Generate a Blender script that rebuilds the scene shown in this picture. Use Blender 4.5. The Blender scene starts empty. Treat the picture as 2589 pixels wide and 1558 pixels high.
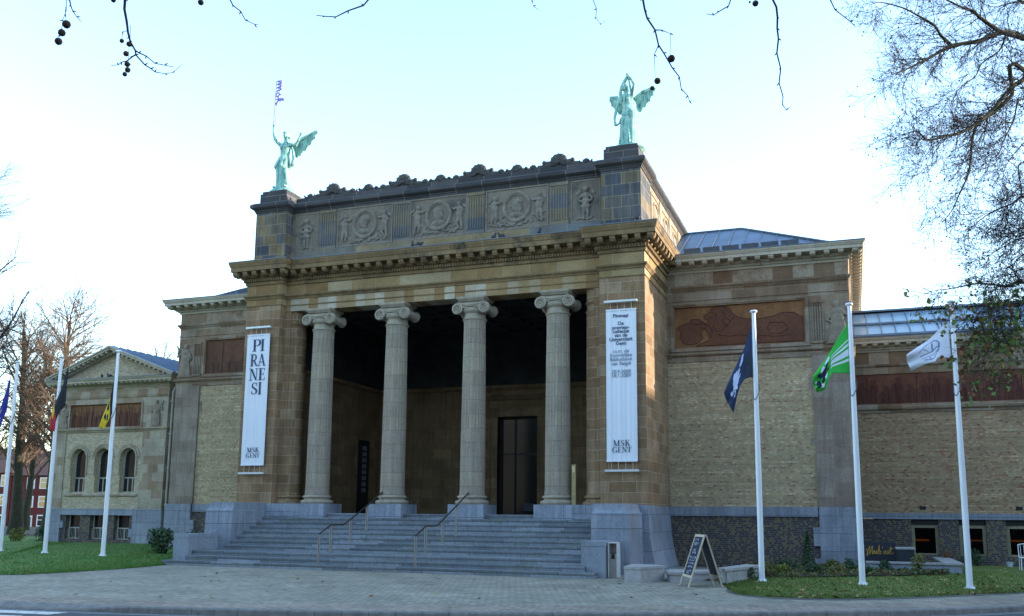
import bpy, math, random
import numpy as np
from mathutils import Vector, Matrix
R = math.radians
scene = bpy.context.scene
# ------------------------------------------------------------------ camera
CW, CH, CF, CPX, CPY = 2589.0, 1558.0, 2307.51, 18.66, 163.48
CO = Vector((14.501, -29.915, 1.815))
FW = Vector((-0.33883, 0.92825, 0.15344)).normalized()
RT = Vector((0.93979, 0.34166, 0.00836)); RT = (RT - RT.dot(FW) * FW).normalized()
UP = RT.cross(FW)
cd = bpy.data.cameras.new('camera'); cam = bpy.data.objects.new('camera', cd)
scene.collection.objects.link(cam)
m = Matrix(((RT.x, UP.x, -FW.x, CO.x), (RT.y, UP.y, -FW.y, CO.y), (RT.z, UP.z, -FW.z, CO.z), (0, 0, 0, 1)))
cam.matrix_world = m
cd.sensor_width = 36; cd.lens = 36 * CF / CW
cd.shift_x = -CPX / CW; cd.shift_y = CPY / CW
cd.clip_start = .1; cd.clip_end = 2000
scene.camera = cam
# ------------------------------------------------------------------ world, sun, exposure
SUN_AZ, SUN_EL = 20.0, 12.0          # azimuth measured from +X towards +Y (behind the facade)
w = bpy.data.worlds.new('World'); scene.world = w; w.use_nodes = True
nt = w.node_tree; nt.nodes.clear()
sky = nt.nodes.new('ShaderNodeTexSky'); sky.sky_type = 'NISHITA'; sky.sun_disc = False
sky.sun_elevation = R(SUN_EL); sky.sun_rotation = R(90 - SUN_AZ)
sky.air_density = 1.0; sky.dust_density = .35; sky.ozone_density = 1.5
bg = nt.nodes.new('ShaderNodeBackground'); bg.inputs[1].default_value = .15
wo = nt.nodes.new('ShaderNodeOutputWorld')
nt.links.new(sky.outputs[0], bg.inputs[0]); nt.links.new(bg.outputs[0], wo.inputs[0])
sd = bpy.data.lights.new('sun', 'SUN'); sd.energy = 2.0; sd.angle = R(.5); sd.color = (1, .87, .72)
so = bpy.data.objects.new('sun', sd); scene.collection.objects.link(so)
sv = Vector((math.cos(R(SUN_AZ)) * math.cos(R(SUN_EL)), math.sin(R(SUN_AZ)) * math.cos(R(SUN_EL)), math.sin(R(SUN_EL))))
so.rotation_euler = (-sv).to_track_quat('-Z', 'Y').to_euler()
vs = scene.view_settings
vs.view_transform = 'Standard'; vs.look = 'None'; vs.gamma = 1; vs.use_curve_mapping = False
vs.exposure = 2.5
scene.cycles.max_bounces = 6; scene.cycles.diffuse_bounces = 3

# ------------------------------------------------------------------ pixel -> place helpers
def ray(px, py):
    return FW + RT * ((px - CW / 2 - CPX) / CF) - UP * ((py - CH / 2 - CPY) / CF)
def at(px, py, ax, v):
    d = ray(px, py); i = 'xyz'.index(ax)
    return CO + d * ((v - CO[i]) / d[i])
def atd(px, py, depth): return CO + ray(px, py) * depth

# ------------------------------------------------------------------ mesh builder
class MB:
    def __init__(s): s.v = []; s.f = []
    def add(s, vs_, fs_):
        n = len(s.v); s.v += [tuple(p) for p in vs_]; s.f += [tuple(i + n for i in f) for f in fs_]; return s
    def box(s, x0, x1, y0, y1, z0, z1):
        if x0 > x1: x0, x1 = x1, x0
        if y0 > y1: y0, y1 = y1, y0
        if z0 > z1: z0, z1 = z1, z0
        return s.add([(x0,y0,z0),(x1,y0,z0),(x1,y1,z0),(x0,y1,z0),(x0,y0,z1),(x1,y0,z1),(x1,y1,z1),(x0,y1,z1)],
              [(0,3,2,1),(4,5,6,7),(0,1,5,4),(1,2,6,5),(2,3,7,6),(3,0,4,7)])
    def obox(s, c, ax, ay, az):   # oriented box: centre and three half vectors
        c, ax, ay, az = map(Vector, (c, ax, ay, az)); vv = []
        for k in (-1, 1):
            for (i, j) in ((-1,-1),(1,-1),(1,1),(-1,1)): vv.append(c + ax*i + ay*j + az*k)
        f = [(0,3,2,1),(4,5,6,7),(0,1,5,4),(1,2,6,5),(2,3,7,6),(3,0,4,7)]
        if ax.cross(ay).dot(az) < 0: f = [q[::-1] for q in f]
        return s.add(vv, f)
    def prism(s, pts, d):         # polygon (3D points) extruded by vector d
        n = len(pts); d = Vector(d); P = [Vector(p) for p in pts]
        nrm = Vector((0,0,0))
        for i in range(n): nrm += P[i].cross(P[(i+1) % n])
        if nrm.dot(d) > 0: P = P[::-1]
        vv = P + [p + d for p in P]
        f = [tuple(range(n)), tuple(range(2*n-1, n-1, -1))]
        for i in range(n):
            j = (i + 1) % n; f.append((i, i + n, j + n, j))
        return s.add(vv, f)
    def tube(s, pts, rad, n=6, cap=True):
        P = [Vector(p) for p in pts]; k = len(P)
        if not hasattr(rad, '__len__'): rad = [rad] * k
        prev = None; vv = []; ff = []
        for i in range(k):
            t = (P[min(i+1, k-1)] - P[max(i-1, 0)])
            t = t.normalized() if t.length > 1e-9 else Vector((0,0,1))
            if prev is None:
                a = Vector((0,0,1)) if abs(t.z) < .9 else Vector((1,0,0)); u = t.cross(a).normalized()
            else:
                u = prev - t * prev.dot(t); u = u.normalized() if u.length > 1e-6 else t.orthogonal().normalized()
            prev = u; wv = t.cross(u)
            for j in range(n):
                a = 2*math.pi*j/n; vv.append(P[i] + (u*math.cos(a) + wv*math.sin(a)) * rad[i])
        for i in range(k-1):
            for j in range(n):
                a = i*n+j; b = i*n+(j+1) % n; ff.append((a, b, b+n, a+n))
        if cap: ff.append(tuple(range(n-1, -1, -1))); ff.append(tuple(range((k-1)*n, k*n)))
        return s.add(vv, ff)
    def lathe(s, c, prof, n=32, a0=0, a1=None):   # prof: (r, z) bottom to top
        vv = []; ff = []; k = len(prof); full = a1 is None
        N = n if full else n + 1; A1 = 2*math.pi if full else a1
        for (r, z) in prof:
            for j in range(N):
                a = a0 + (A1 - a0) * j / n; vv.append((c[0]+r*math.cos(a), c[1]+r*math.sin(a), c[2]+z))
        for i in range(k-1):
            for j in range(n):
                a = i*N+j; b = i*N+(j+1) % N; ff.append((a, b, b+N, a+N))
        if full:
            ff.append(tuple(range(N-1, -1, -1))); ff.append(tuple(range((k-1)*N, k*N)))
        return s.add(vv, ff)
    def ell(s, c, r, n=10, mm=8, rot=None):
        vv = [Vector((0,0,-1))]; ff = []
        for i in range(1, mm):
            p = math.pi*i/mm
            for j in range(n):
                a = 2*math.pi*j/n; vv.append(Vector((math.sin(p)*math.cos(a), math.sin(p)*math.sin(a), -math.cos(p))))
        vv.append(Vector((0,0,1)))
        for j in range(n): ff.append((0, 1+(j+1) % n, 1+j))
        for i in range(mm-2):
            for j in range(n):
                a = 1+i*n+j; b = 1+i*n+(j+1) % n; ff.append((a, b, b+n, a+n))
        e = len(vv)-1
        for j in range(n): ff.append((e, e-n+j, e-n+(j+1) % n))
        if not hasattr(r, '__len__'): r = (r, r, r)
        out = []
        for p in vv:
            q = Vector((p.x*r[0], p.y*r[1], p.z*r[2]))
            if rot is not None: q = rot @ q
            out.append(q + Vector(c))
        return s.add(out, ff)
    def sweep(s, path, prof, closed=False):
        """profile (out, z) swept round a plan polyline; outward is to the right of travel; mitred"""
        P = [Vector((p[0], p[1])) for p in path]; n = len(P); k = len(prof); vv = []; ff = []
        for i in range(n):
            a = P[i-1] if (i > 0 or closed) else None
            b = P[(i+1) % n] if (i < n-1 or closed) else None
            n1 = n2 = None
            if a is not None: d = (P[i]-a).normalized(); n1 = Vector((d.y, -d.x))
            if b is not None: d = (b-P[i]).normalized(); n2 = Vector((d.y, -d.x))
            if n1 is None: mv = n2
            elif n2 is None: mv = n1
            else:
                mv = (n1+n2); mv = mv / max(mv.dot(n1), .2) if mv.length > 1e-6 else n1
            for (o, z) in prof: vv.append((P[i].x+mv.x*o, P[i].y+mv.y*o, z))
        m_ = n if closed else n-1
        for i in range(m_):
            j = (i+1) % n
            for q in range(k-1):
                ff.append((i*k+q, j*k+q, j*k+q+1, i*k+q+1))
        if not closed:
            ff.append(tuple(range(k))[::-1]); ff.append(tuple((n-1)*k+q for q in range(k)))
        return s.add(vv, ff)
    def grid(s, pts):   # pts[i][j]
        a = len(pts); b = len(pts[0]); n = [p for r_ in pts for p in r_]
        return s.add(n, [(i*b+j, i*b+j+1, (i+1)*b+j+1, (i+1)*b+j) for i in range(a-1) for j in range(b-1)])
    def mesh(s, name):
        me = bpy.data.meshes.new(name); me.from_pydata([tuple(p) for p in s.v], [], s.f); me.update(); return me
    def build(s, name, mat, parent=None, smooth=False, auto=None, offset=None):
        if offset is not None:
            ox, oy, oz = offset; s.v = [(p[0]-ox, p[1]-oy, p[2]-oz) for p in s.v]
        me = s.mesh(name)
        if mat: me.materials.append(mat)
        o = bpy.data.objects.new(name, me); scene.collection.objects.link(o)
        if smooth or auto:
            me.polygons.foreach_set('use_smooth', [True]*len(me.polygons))
        if auto:
            try: me.set_sharp_from_angle(angle=R(auto))
            except Exception: pass
        if parent: o.parent = parent
        return o
def tag(o, label=None, cat=None, group=None, kind=None):
    if label: o['label'] = label
    if cat: o['category'] = cat
    if group: o['group'] = group
    if kind: o['kind'] = kind
    return o
def empty(name, loc=(0,0,0), rz=0):
    o = bpy.data.objects.new(name, None); scene.collection.objects.link(o)
    o.location = loc; o.rotation_euler = (0, 0, rz); o.empty_display_size = .2; return o
def copy_tree(o, parent=None):
    c = o.copy(); scene.collection.objects.link(c); c.parent = parent
    for ch in list(o.children): copy_tree(ch, c)
    return c
def fixn(o):  # recalculates normals outward
    import bmesh
    bm = bmesh.new(); bm.from_mesh(o.data); bmesh.ops.recalc_face_normals(bm, faces=bm.faces); bm.to_mesh(o.data); bm.free(); return o
def apply_mods(o):
    dg = bpy.context.evaluated_depsgraph_get(); dg.update()
    me = bpy.data.meshes.new_from_object(o.evaluated_get(dg)); old = o.data
    mats = [mm for mm in old.materials]
    o.modifiers.clear(); o.data = me; me.name = old.name
    if not me.materials:
        for mm in mats: me.materials.append(mm)
    return o
def remesh(o, vox, smooth_it=2):
    md = o.modifiers.new('r', 'REMESH'); md.mode = 'VOXEL'; md.voxel_size = vox; md.use_smooth_shade = True
    if smooth_it:
        ms = o.modifiers.new('s', 'SMOOTH'); ms.iterations = smooth_it; ms.factor = .5
    apply_mods(o)
    o.data.polygons.foreach_set('use_smooth', [True]*len(o.data.polygons))
    return o

# ------------------------------------------------------------------ materials
M = {}
def newmat(name):
    mt = bpy.data.materials.new(name); mt.use_nodes = True
    n = mt.node_tree.nodes; b = n['Principled BSDF']; return mt, mt.node_tree, b
def L(t, a, b): t.links.new(a, b)
def nd(t, typ, **kw):
    x = t.nodes.new(typ)
    for k, v in kw.items(): setattr(x, k, v)
    return x
def ramp(t, src, stops, interp='LINEAR'):
    r = nd(t, 'ShaderNodeValToRGB'); r.color_ramp.interpolation = interp
    e = r.color_ramp.elements
    while len(e) < len(stops): e.new(.5)
    for i, (p, c) in enumerate(stops):
        e[i].position = p; e[i].color = (c[0], c[1], c[2], 1) if hasattr(c, '__len__') else (c, c, c, 1)
    if src is not None: L(t, src, r.inputs[0])
    return r
def noise(t, vec, scale, detail=4, rough=.55):
    n = nd(t, 'ShaderNodeTexNoise'); n.inputs['Scale'].default_value = scale
    n.inputs['Detail'].default_value = detail; n.inputs['Roughness'].default_value = rough
    if vec is not None: L(t, vec, n.inputs['Vector'])
    return n
def mixc(t, fac, a, b, mode='MIX'):
    x = nd(t, 'ShaderNodeMix', data_type='RGBA', blend_type=mode)
    for s_, v in ((x.inputs[0], fac), (x.inputs[6], a), (x.inputs[7], b)):
        if hasattr(v, 'links') or hasattr(v, 'is_linked'): L(t, v, s_)
        elif hasattr(v, '__len__'): s_.default_value = (v[0], v[1], v[2], 1)
        else: s_.default_value = v
    return x.outputs[2]
def bump(t, bs, h, strength=.3, dist=.02):
    b = nd(t, 'ShaderNodeBump'); b.inputs['Strength'].default_value = strength; b.inputs['Distance'].default_value = dist
    L(t, h, b.inputs['Height']); L(t, b.outputs[0], bs.inputs['Normal']); return b
def wallvec(t, off=(0, 0)):
    """u runs along the wall whichever way it faces, v is height"""
    tc = nd(t, 'ShaderNodeTexCoord'); g = nd(t, 'ShaderNodeNewGeometry')
    p = nd(t, 'ShaderNodeSeparateXYZ'); L(t, tc.outputs['Object'], p.inputs[0])
    n = nd(t, 'ShaderNodeSeparateXYZ'); L(t, g.outputs['Normal'], n.inputs[0])
    def gt(s_):
        a = nd(t, 'ShaderNodeMath', operation='ABSOLUTE'); L(t, s_, a.inputs[0])
        b = nd(t, 'ShaderNodeMath', operation='GREATER_THAN'); b.inputs[1].default_value = .7; L(t, a.outputs[0], b.inputs[0]); return b.outputs[0]
    fx = gt(n.outputs[0]); fz = gt(n.outputs[2])
    mu = nd(t, 'ShaderNodeMix', data_type='FLOAT'); L(t, fx, mu.inputs[0]); L(t, p.outputs[0], mu.inputs[2]); L(t, p.outputs[1], mu.inputs[3])
    mv = nd(t, 'ShaderNodeMix', data_type='FLOAT'); L(t, fz, mv.inputs[0]); L(t, p.outputs[2], mv.inputs[2]); L(t, p.outputs[1], mv.inputs[3])
    au = nd(t, 'ShaderNodeMath', operation='ADD'); au.inputs[1].default_value = off[0]+200; L(t, mu.outputs[0], au.inputs[0])
    av = nd(t, 'ShaderNodeMath', operation='ADD'); av.inputs[1].default_value = off[1]+200; L(t, mv.outputs[0], av.inputs[0])
    c = nd(t, 'ShaderNodeCombineXYZ'); L(t, au.outputs[0], c.inputs[0]); L(t, av.outputs[0], c.inputs[1])
    return c.outputs[0], tc.outputs['Object']
def masonry(name, bw, bh, stops, mortar, ms=.012, off=(0, 0), rough=.85, stain=None, bstr=.4, vary=.5, streak=0.0, bandfreq=None, freq=2, offs=.5, course=0):
    mt, t, bs = newmat(name)
    uv, ob = wallvec(t, off)
    br = nd(t, 'ShaderNodeTexBrick'); L(t, uv, br.inputs['Vector'])
    br.inputs['Scale'].default_value = 1; br.inputs['Brick Width'].default_value = bw; br.inputs['Row Height'].default_value = bh
    br.inputs['Mortar Size'].default_value = ms; br.inputs['Mortar Smooth'].default_value = .3; br.inputs['Bias'].default_value = 0
    br.inputs['Color1'].default_value = (0,0,0,1); br.inputs['Color2'].default_value = (1,1,1,1); br.inputs['Mortar'].default_value = (.5,.5,.5,1)
    br.offset = offs; br.offset_frequency = freq
    rp = ramp(t, br.outputs['Color'], stops)
    n1 = noise(t, ob, 1.1, 5); n2 = noise(t, ob, 14, 5, .65)
    r1 = ramp(t, n1.outputs['Fac'], [(.3, 1-vary*.55), (.7, 1+vary*.25)])
    r2 = ramp(t, n2.outputs['Fac'], [(.25, .78), (.75, 1.18)])
    c = mixc(t, 1, rp.outputs[0], r1.outputs[0], 'MULTIPLY'); c = mixc(t, 1, c, r2.outputs[0], 'MULTIPLY')
    if course:   # every course of bricks has its own tone, header courses paler
        b2 = nd(t, 'ShaderNodeTexBrick'); L(t, uv, b2.inputs['Vector']); b2.inputs['Scale'].default_value = 1
        b2.inputs['Brick Width'].default_value = 2.3; b2.inputs['Row Height'].default_value = bh; b2.inputs['Mortar Size'].default_value = 0
        b2.inputs['Color1'].default_value = (0,0,0,1); b2.inputs['Color2'].default_value = (1,1,1,1)
        rc = ramp(t, b2.outputs['Color'], [(0, 1-course), (.75, 1), (1, 1+course*.7)]); c = mixc(t, 1, c, rc.outputs[0], 'MULTIPLY')
    c = mixc(t, br.outputs['Fac'], c, mortar)
    if stain:
        n3 = noise(t, ob, stain[2] if len(stain) > 2 else .9, 6, .7)
        r3 = ramp(t, n3.outputs['Fac'], [(stain[1]-.08, 0), (stain[1]+.1, 1)])
        c = mixc(t, r3.outputs[0], c, stain[0])
    if streak:
        mp = nd(t, 'ShaderNodeMapping'); mp.inputs['Scale'].default_value = (5, 5, .35); L(t, ob, mp.inputs[0])
        n4 = noise(t, mp.outputs[0], 1.6, 5, .6); r4 = ramp(t, n4.outputs['Fac'], [(.38, 1-streak), (.6, 1)])
        c = mixc(t, 1, c, r4.outputs[0], 'MULTIPLY')
    L(t, c, bs.inputs['Base Color']); bs.inputs['Roughness'].default_value = rough
    bs.inputs['Specular IOR Level'].default_value = .25
    h = nd(t, 'ShaderNodeMath', operation='MULTIPLY_ADD'); L(t, br.outputs['Fac'], h.inputs[0]); h.inputs[1].default_value = -1.0
    L(t, n2.outputs['Fac'], h.inputs[2]); bump(t, bs, h.outputs[0], bstr, .012)
    M[name] = mt; return mt
def plain(name, col, rough=.6, metal=0, nscale=8, vary=.25, spec=.4, bstr=.1, col2=None):
    mt, t, bs = newmat(name)
    tc = nd(t, 'ShaderNodeTexCoord'); n = noise(t, tc.outputs['Object'], nscale, 5, .6)
    if col2: r_ = ramp(t, n.outputs['Fac'], [(.35, col), (.65, col2)])
    else: r_ = ramp(t, n.outputs['Fac'], [(.25, [c*(1-vary) for c in col]), (.75, [min(1, c*(1+vary)) for c in col])])
    L(t, r_.outputs[0], bs.inputs['Base Color']); bs.inputs['Roughness'].default_value = rough
    bs.inputs['Metallic'].default_value = metal; bs.inputs['Specular IOR Level'].default_value = spec
    if bstr: bump(t, bs, n.outputs['Fac'], bstr, .01)
    M[name] = mt; return mt
# stone, brick
masonry('sandstone', .95, .36, [(0,(.25,.15,.075)),(.35,(.30,.185,.098)),(.75,(.335,.215,.118)),(1,(.375,.26,.16))], (.40,.31,.215), .010, off=(.3,.12), streak=.22, vary=.6)
masonry('side_stone', 1.5, .36, [(0,(.33,.26,.18)),(1,(.44,.36,.26))], (.36,.30,.22), .006, off=(.3,.12), streak=.2)
masonry('lintel_stone', .42, 5.0, [(0,(.24,.145,.06)),(.4,(.32,.205,.09)),(.62,(.35,.26,.15)),(.85,(.42,.35,.25)),(1,(.45,.40,.31))], (.27,.21,.13), .010, off=(.1,.4))
masonry('frieze_stone', 1.05, 5.0, [(0,(.23,.14,.058)),(.5,(.31,.21,.095)),(1,(.37,.285,.17))], (.33,.27,.17), .010, off=(.4,.4))
masonry('cornice_stone', 1.3, 5.0, [(0,(.185,.12,.055)),(1,(.25,.17,.085))], (.27,.20,.13), .010, stain=((.05,.04,.03),.60,1.6), off=(0,.4))
masonry('attic_block', .62, .42, [(0,(.075,.080,.092)),(.4,(.115,.112,.115)),(.7,(.165,.135,.09)),(1,(.24,.17,.09))], (.26,.22,.16), .012, off=(.1,.02), streak=.3, vary=.7)
masonry('attic_side', 1.2, .6, [(0,(.30,.23,.15)),(1,(.40,.31,.21))], (.24,.2,.15), .010, streak=.35)
masonry('attic_base', 1.45, 5.0, [(0,(.13,.145,.17)),(.42,(.19,.165,.12)),(1,(.30,.20,.085))], (.27,.22,.15), .012, off=(0,.4), stain=((.09,.085,.05),.62,1.5))
masonry('attic_stone', 1.6, 5.0, [(0,(.17,.145,.115)),(1,(.23,.19,.145))], (.18,.155,.125), .006, stain=((.075,.07,.065),.56,1.1), off=(0,.4))
masonry('dark_cap', 1.1, 5.0, [(0,(.045,.045,.05)),(1,(.085,.08,.08))], (.16,.15,.14), .014, off=(0,.4))
masonry('pavilion_stone', .9, .42, [(0,(.22,.135,.08)),(.5,(.30,.22,.145)),(1,(.36,.295,.22))], (.26,.20,.14), .008, off=(.5,.3), streak=.15, vary=.6)
masonry('pavilion_frieze', .72, 5.0, [(0,(.17,.095,.055)),(.4,(.25,.175,.11)),(1,(.38,.31,.225))], (.26,.20,.14), .006, off=(0,.4), stain=((.20,.12,.075),.56,1.8))
masonry('pilaster_stone', 1.15, .5, [(0,(.27,.20,.15)),(1,(.34,.28,.215))], (.28,.23,.17), .006, streak=.2)
masonry('yellow_brick', .115, .070, [(0,(.37,.17,.10)),(.06,(.40,.27,.155)),(.16,(.47,.345,.19)),(.65,(.53,.405,.225)),(.85,(.57,.45,.265)),(1,(.66,.56,.39))], (.38,.30,.20), .010, bstr=.6, vary=.35, streak=.08, course=.22)
masonry('wing_brick', .125, .070, [(0,(.32,.11,.065)),(.12,(.35,.19,.105)),(.25,(.39,.255,.135)),(.75,(.44,.31,.17)),(1,(.51,.385,.23))], (.31,.225,.15), .010, bstr=.6, vary=.35, streak=.08, course=.22)
masonry('pale_brick', .13, .07, [(0,(.40,.31,.19)),(.6,(.52,.43,.28)),(1,(.60,.51,.36))], (.32,.27,.19), .009, bstr=.4, vary=.2)
masonry('dark_brick', .085, .075, [(0,(.04,.035,.055)),(.6,(.065,.05,.07)),(.68,(.17,.13,.065)),(1,(.20,.155,.08))], (.14,.125,.10), .012, bstr=.6, vary=.2)
masonry('blue_stone', 1.6, .6, [(0,(.235,.26,.30)),(1,(.305,.33,.375))], (.12,.14,.165), .010, off=(.4,.35), streak=.2, rough=.7, vary=.35, stain=((.33,.34,.35),.63,2.5))
masonry('blue_band', 1.25, 5.0, [(0,(.22,.235,.255)),(1,(.29,.305,.325))], (.13,.14,.15), .012, rough=.7, vary=.3, off=(0,.4))
masonry('step_stone', 1.75, .1636, [(0,(.17,.19,.20)),(.6,(.235,.26,.28)),(1,(.31,.335,.365))], (.06,.07,.08), .009, off=(.2,-.0), rough=.72, vary=.4, streak=.12, stain=((.14,.155,.125),.60,1.1))
masonry('red_house_brick', .22, .075, [(0,(.10,.018,.016)),(1,(.17,.032,.028))], (.11,.035,.03), .008)
plain('column_stone', (.27,.24,.19), .85, nscale=3, vary=.2)
plain('carved_stone', (.18,.155,.125), .9, nscale=5, vary=.35, bstr=.4)
plain('carved_side', (.30,.235,.16), .9, nscale=5, vary=.35, bstr=.4)
plain('pale_carved', (.27,.22,.16), .9, nscale=5, vary=.25, bstr=.3)
plain('shell_stone', (.06,.057,.056), .95, nscale=7, vary=.5, bstr=.4)
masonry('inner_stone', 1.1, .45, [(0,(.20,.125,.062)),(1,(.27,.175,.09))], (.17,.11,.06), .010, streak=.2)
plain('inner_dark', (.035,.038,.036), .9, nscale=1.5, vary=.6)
plain('gutter_paint', (.45,.41,.33), .6, nscale=3, vary=.1)
plain('zinc_edge', (.12,.14,.17), .5, metal=.3)
plain('white_pole', (.78,.79,.80), .35, nscale=2, vary=.04, bstr=0)
plain('cloth_white', (.74,.75,.78), .8, nscale=1, vary=.03, bstr=0)
plain('ink', (.02,.045,.11), .7, bstr=0); plain('ink_soft', (.16,.21,.27), .7, bstr=0)
plain('steel', (.50,.48,.44), .35, metal=.9, vary=.1, bstr=0)
plain('dark_rail', (.07,.06,.055), .4, metal=.5, bstr=0)
plain('black', (.01,.01,.012), .5, bstr=0)
plain('dark_metal', (.03,.035,.045), .45, metal=.3, bstr=0)
plain('grey_render', (.26,.25,.23), .9, nscale=3, vary=.15)
plain('bench_stone', (.33,.325,.31), .85, nscale=6, vary=.25)
plain('wood_frame', (.50,.43,.31), .6, nscale=9, vary=.15)
plain('slate_board', (.012,.02,.045), .55, bstr=0)
plain('chalk', (.55,.60,.70), .9, bstr=0)
plain('window_paint', (.38,.37,.31), .5, bstr=0)
plain('olive_frame', (.24,.21,.13), .5, bstr=0)
plain('gold', (.55,.34,.07), .45, metal=.4, bstr=0)
plain('brass', (.35,.27,.12), .5, metal=.3, bstr=0)
plain('lilac_tube', (.22,.19,.52), .5, bstr=0)
plain('bark', (.055,.05,.032), .95, nscale=7, vary=.4, bstr=.6, col2=(.09,.085,.04))
plain('twig', (.035,.028,.026), .9, bstr=0)
plain('twig_warm', (.13,.085,.055), .9, bstr=0)
plain('seed', (.07,.042,.03), .95, nscale=60, vary=.5, bstr=.5)
plain('leaf_dark', (.035,.07,.03), .7, nscale=9, vary=.5, bstr=0, col2=(.05,.09,.035))
plain('leaf_yellow', (.22,.20,.03), .7, nscale=4, bstr=0, col2=(.07,.13,.03))
plain('leaf_olive', (.10,.13,.03), .7, nscale=4, bstr=0, col2=(.20,.16,.05))
plain('leaf_dry', (.22,.085,.03), .8, nscale=4, bstr=0, col2=(.13,.05,.025))
plain('leaf_fallen', (.36,.30,.13), .8, nscale=3, bstr=0, col2=(.20,.10,.045))
plain('soil', (.045,.035,.022), .95, nscale=5, vary=.4, bstr=.5)
plain('red_roof', (.10,.05,.04), .9, nscale=5)
plain('white_paint', (.72,.72,.70), .6, vary=.1, bstr=0)
plain('pot', (.50,.55,.58), .6, bstr=0)
plain('pigeon', (.045,.047,.052), .8, vary=.3, bstr=0)
plain('old_rope', (.12,.12,.12), .8, bstr=0)
def copper():
    mt, t, bs = newmat('verdigris'); tc = nd(t, 'ShaderNodeTexCoord')
    n = noise(t, tc.outputs['Object'], 3.5, 6, .65)
    mp = nd(t, 'ShaderNodeMapping'); mp.inputs['Scale'].default_value = (14, 14, 1.2); L(t, tc.outputs['Object'], mp.inputs[0])
    n2 = noise(t, mp.outputs[0], 1, 5, .6)
    r_ = ramp(t, n.outputs['Fac'], [(.3,(.11,.28,.255)),(.5,(.20,.42,.37)),(.72,(.33,.52,.45))])
    r2 = ramp(t, n2.outputs['Fac'], [(.36,(.06,.09,.12)),(.50,(1,1,1))])
    L(t, mixc(t, .85, r_.outputs[0], r2.outputs[0], 'MULTIPLY'), bs.inputs['Base Color']); bs.inputs['Roughness'].default_value = .75
    bump(t, bs, n.outputs['Fac'], .3, .02); M['copper'] = mt
copper()
def zinc(name, col):
    mt, t, bs = newmat(name); tc = nd(t, 'ShaderNodeTexCoord')
    n = noise(t, tc.outputs['Object'], .8, 5, .6)
    r_ = ramp(t, n.outputs['Fac'], [(.3, [c*.75 for c in col]), (.7, [c*1.2 for c in col])])
    L(t, r_.outputs[0], bs.inputs['Base Color']); bs.inputs['Roughness'].default_value = .45; bs.inputs['Metallic'].default_value = .35; M[name] = mt
zinc('zinc', (.13,.18,.25)); zinc('zinc_pale', (.26,.33,.42))
def glass(name, col=(.01,.012,.015), rough=.04):
    mt, t, bs = newmat(name); bs.inputs['Base Color'].default_value = (*col, 1); bs.inputs['Roughness'].default_value = rough
    bs.inputs['Specular IOR Level'].default_value = .8; M[name] = mt
glass('glass_dark'); glass('glass_door', (.008,.011,.010), .12)
mt, t_, bs = newmat('skylight_glass'); bs.inputs['Base Color'].default_value = (.25,.37,.46,1); bs.inputs['Roughness'].default_value = .25; M['skylight'] = mt
def rust(name, c1, c2, c3):
    mt, t, bs = newmat(name); tc = nd(t, 'ShaderNodeTexCoord')
    n = noise(t, tc.outputs['Object'], 1.3, 6, .65); n2 = noise(t, tc.outputs['Object'], 9, 4, .7)
    r_ = ramp(t, n.outputs['Fac'], [(.3, c1), (.5, c2), (.72, c3)]); r2 = ramp(t, n2.outputs['Fac'], [(.3, .7), (.7, 1.15)])
    L(t, mixc(t, 1, r_.outputs[0], r2.outputs[0], 'MULTIPLY'), bs.inputs['Base Color']); bs.inputs['Roughness'].default_value = .8; M[name] = mt
rust('rust_panel', (.15,.055,.018), (.21,.09,.028), (.28,.145,.05))
rust('rust_dark', (.065,.017,.011), (.095,.024,.013), (.12,.04,.02))
rust('rust_brown', (.09,.035,.015), (.13,.05,.022), (.18,.075,.03))
rust('rust_figure', (.095,.030,.014), (.13,.043,.018), (.16,.062,.024))
plain('rust_line', (.045,.018,.014), .8, bstr=0)
def lamp_mat():
    mt, t, bs = newmat('warm_lamp'); bs.inputs['Base Color'].default_value = (.9,.4,.1,1)
    bs.inputs['Emission Color'].default_value = (1,.30,.04,1); bs.inputs['Emission Strength'].default_value = .5; M['lamp'] = mt
lamp_mat()
for nm, c in (('flag_navy',(.015,.03,.085)),('flag_green',(.03,.42,.045)),('flag_white',(.72,.73,.78)),('flag_black',(.008,.008,.012)),('flag_red',(.40,.015,.02)),('flag_yellow',(.60,.42,.01)),('flag_blue',(.012,.015,.20)),('emblem_white',(.55,.62,.78)),('emblem_grey',(.20,.24,.38)),('emblem_dark',(.01,.012,.04))):
    plain(nm, c, .75, nscale=2, vary=.08, bstr=0)
    M[nm].node_tree.nodes['Principled BSDF'].inputs['Sheen Weight'].default_value = .1
masonry('blue_plain', 3.1, 2.9, [(0,(.26,.285,.32)),(1,(.29,.32,.355))], (.16,.17,.18), .006, off=(1.1,.9), streak=.15, rough=.75, vary=.25)
masonry('cheek_stone', 3.1, 1.9, [(0,(.26,.285,.325)),(1,(.295,.32,.36))], (.12,.12,.13), .012, off=(1.1,.0), streak=.2, rough=.75, vary=.3, stain=((.13,.12,.115),.70,2.2))
masonry('attic_fluted', 3.0, .55, [(0,(.125,.135,.15)),(.5,(.18,.155,.115)),(1,(.22,.175,.115))], (.2,.18,.15), .008)
masonry('cornice_pale', 1.6, 5.0, [(0,(.42,.365,.27)),(1,(.48,.425,.33))], (.2,.17,.13), .006, vary=.25, stain=((.12,.105,.085),.68,1.6), off=(0,.4))
plain('pale_pipe', (.42,.40,.33), .6, nscale=3, vary=.1)
mt, t, bs = newmat('door_glass'); bs.inputs['Base Color'].default_value = (.02,.02,.02,1); bs.inputs['Roughness'].default_value = .02; bs.inputs['Transmission Weight'].default_value = .85; bs.inputs['IOR'].default_value = 1.1; M['door_glass'] = mt
plain('steel_panel', (.33,.30,.27), .4, metal=.6, vary=.15, bstr=0)
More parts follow.
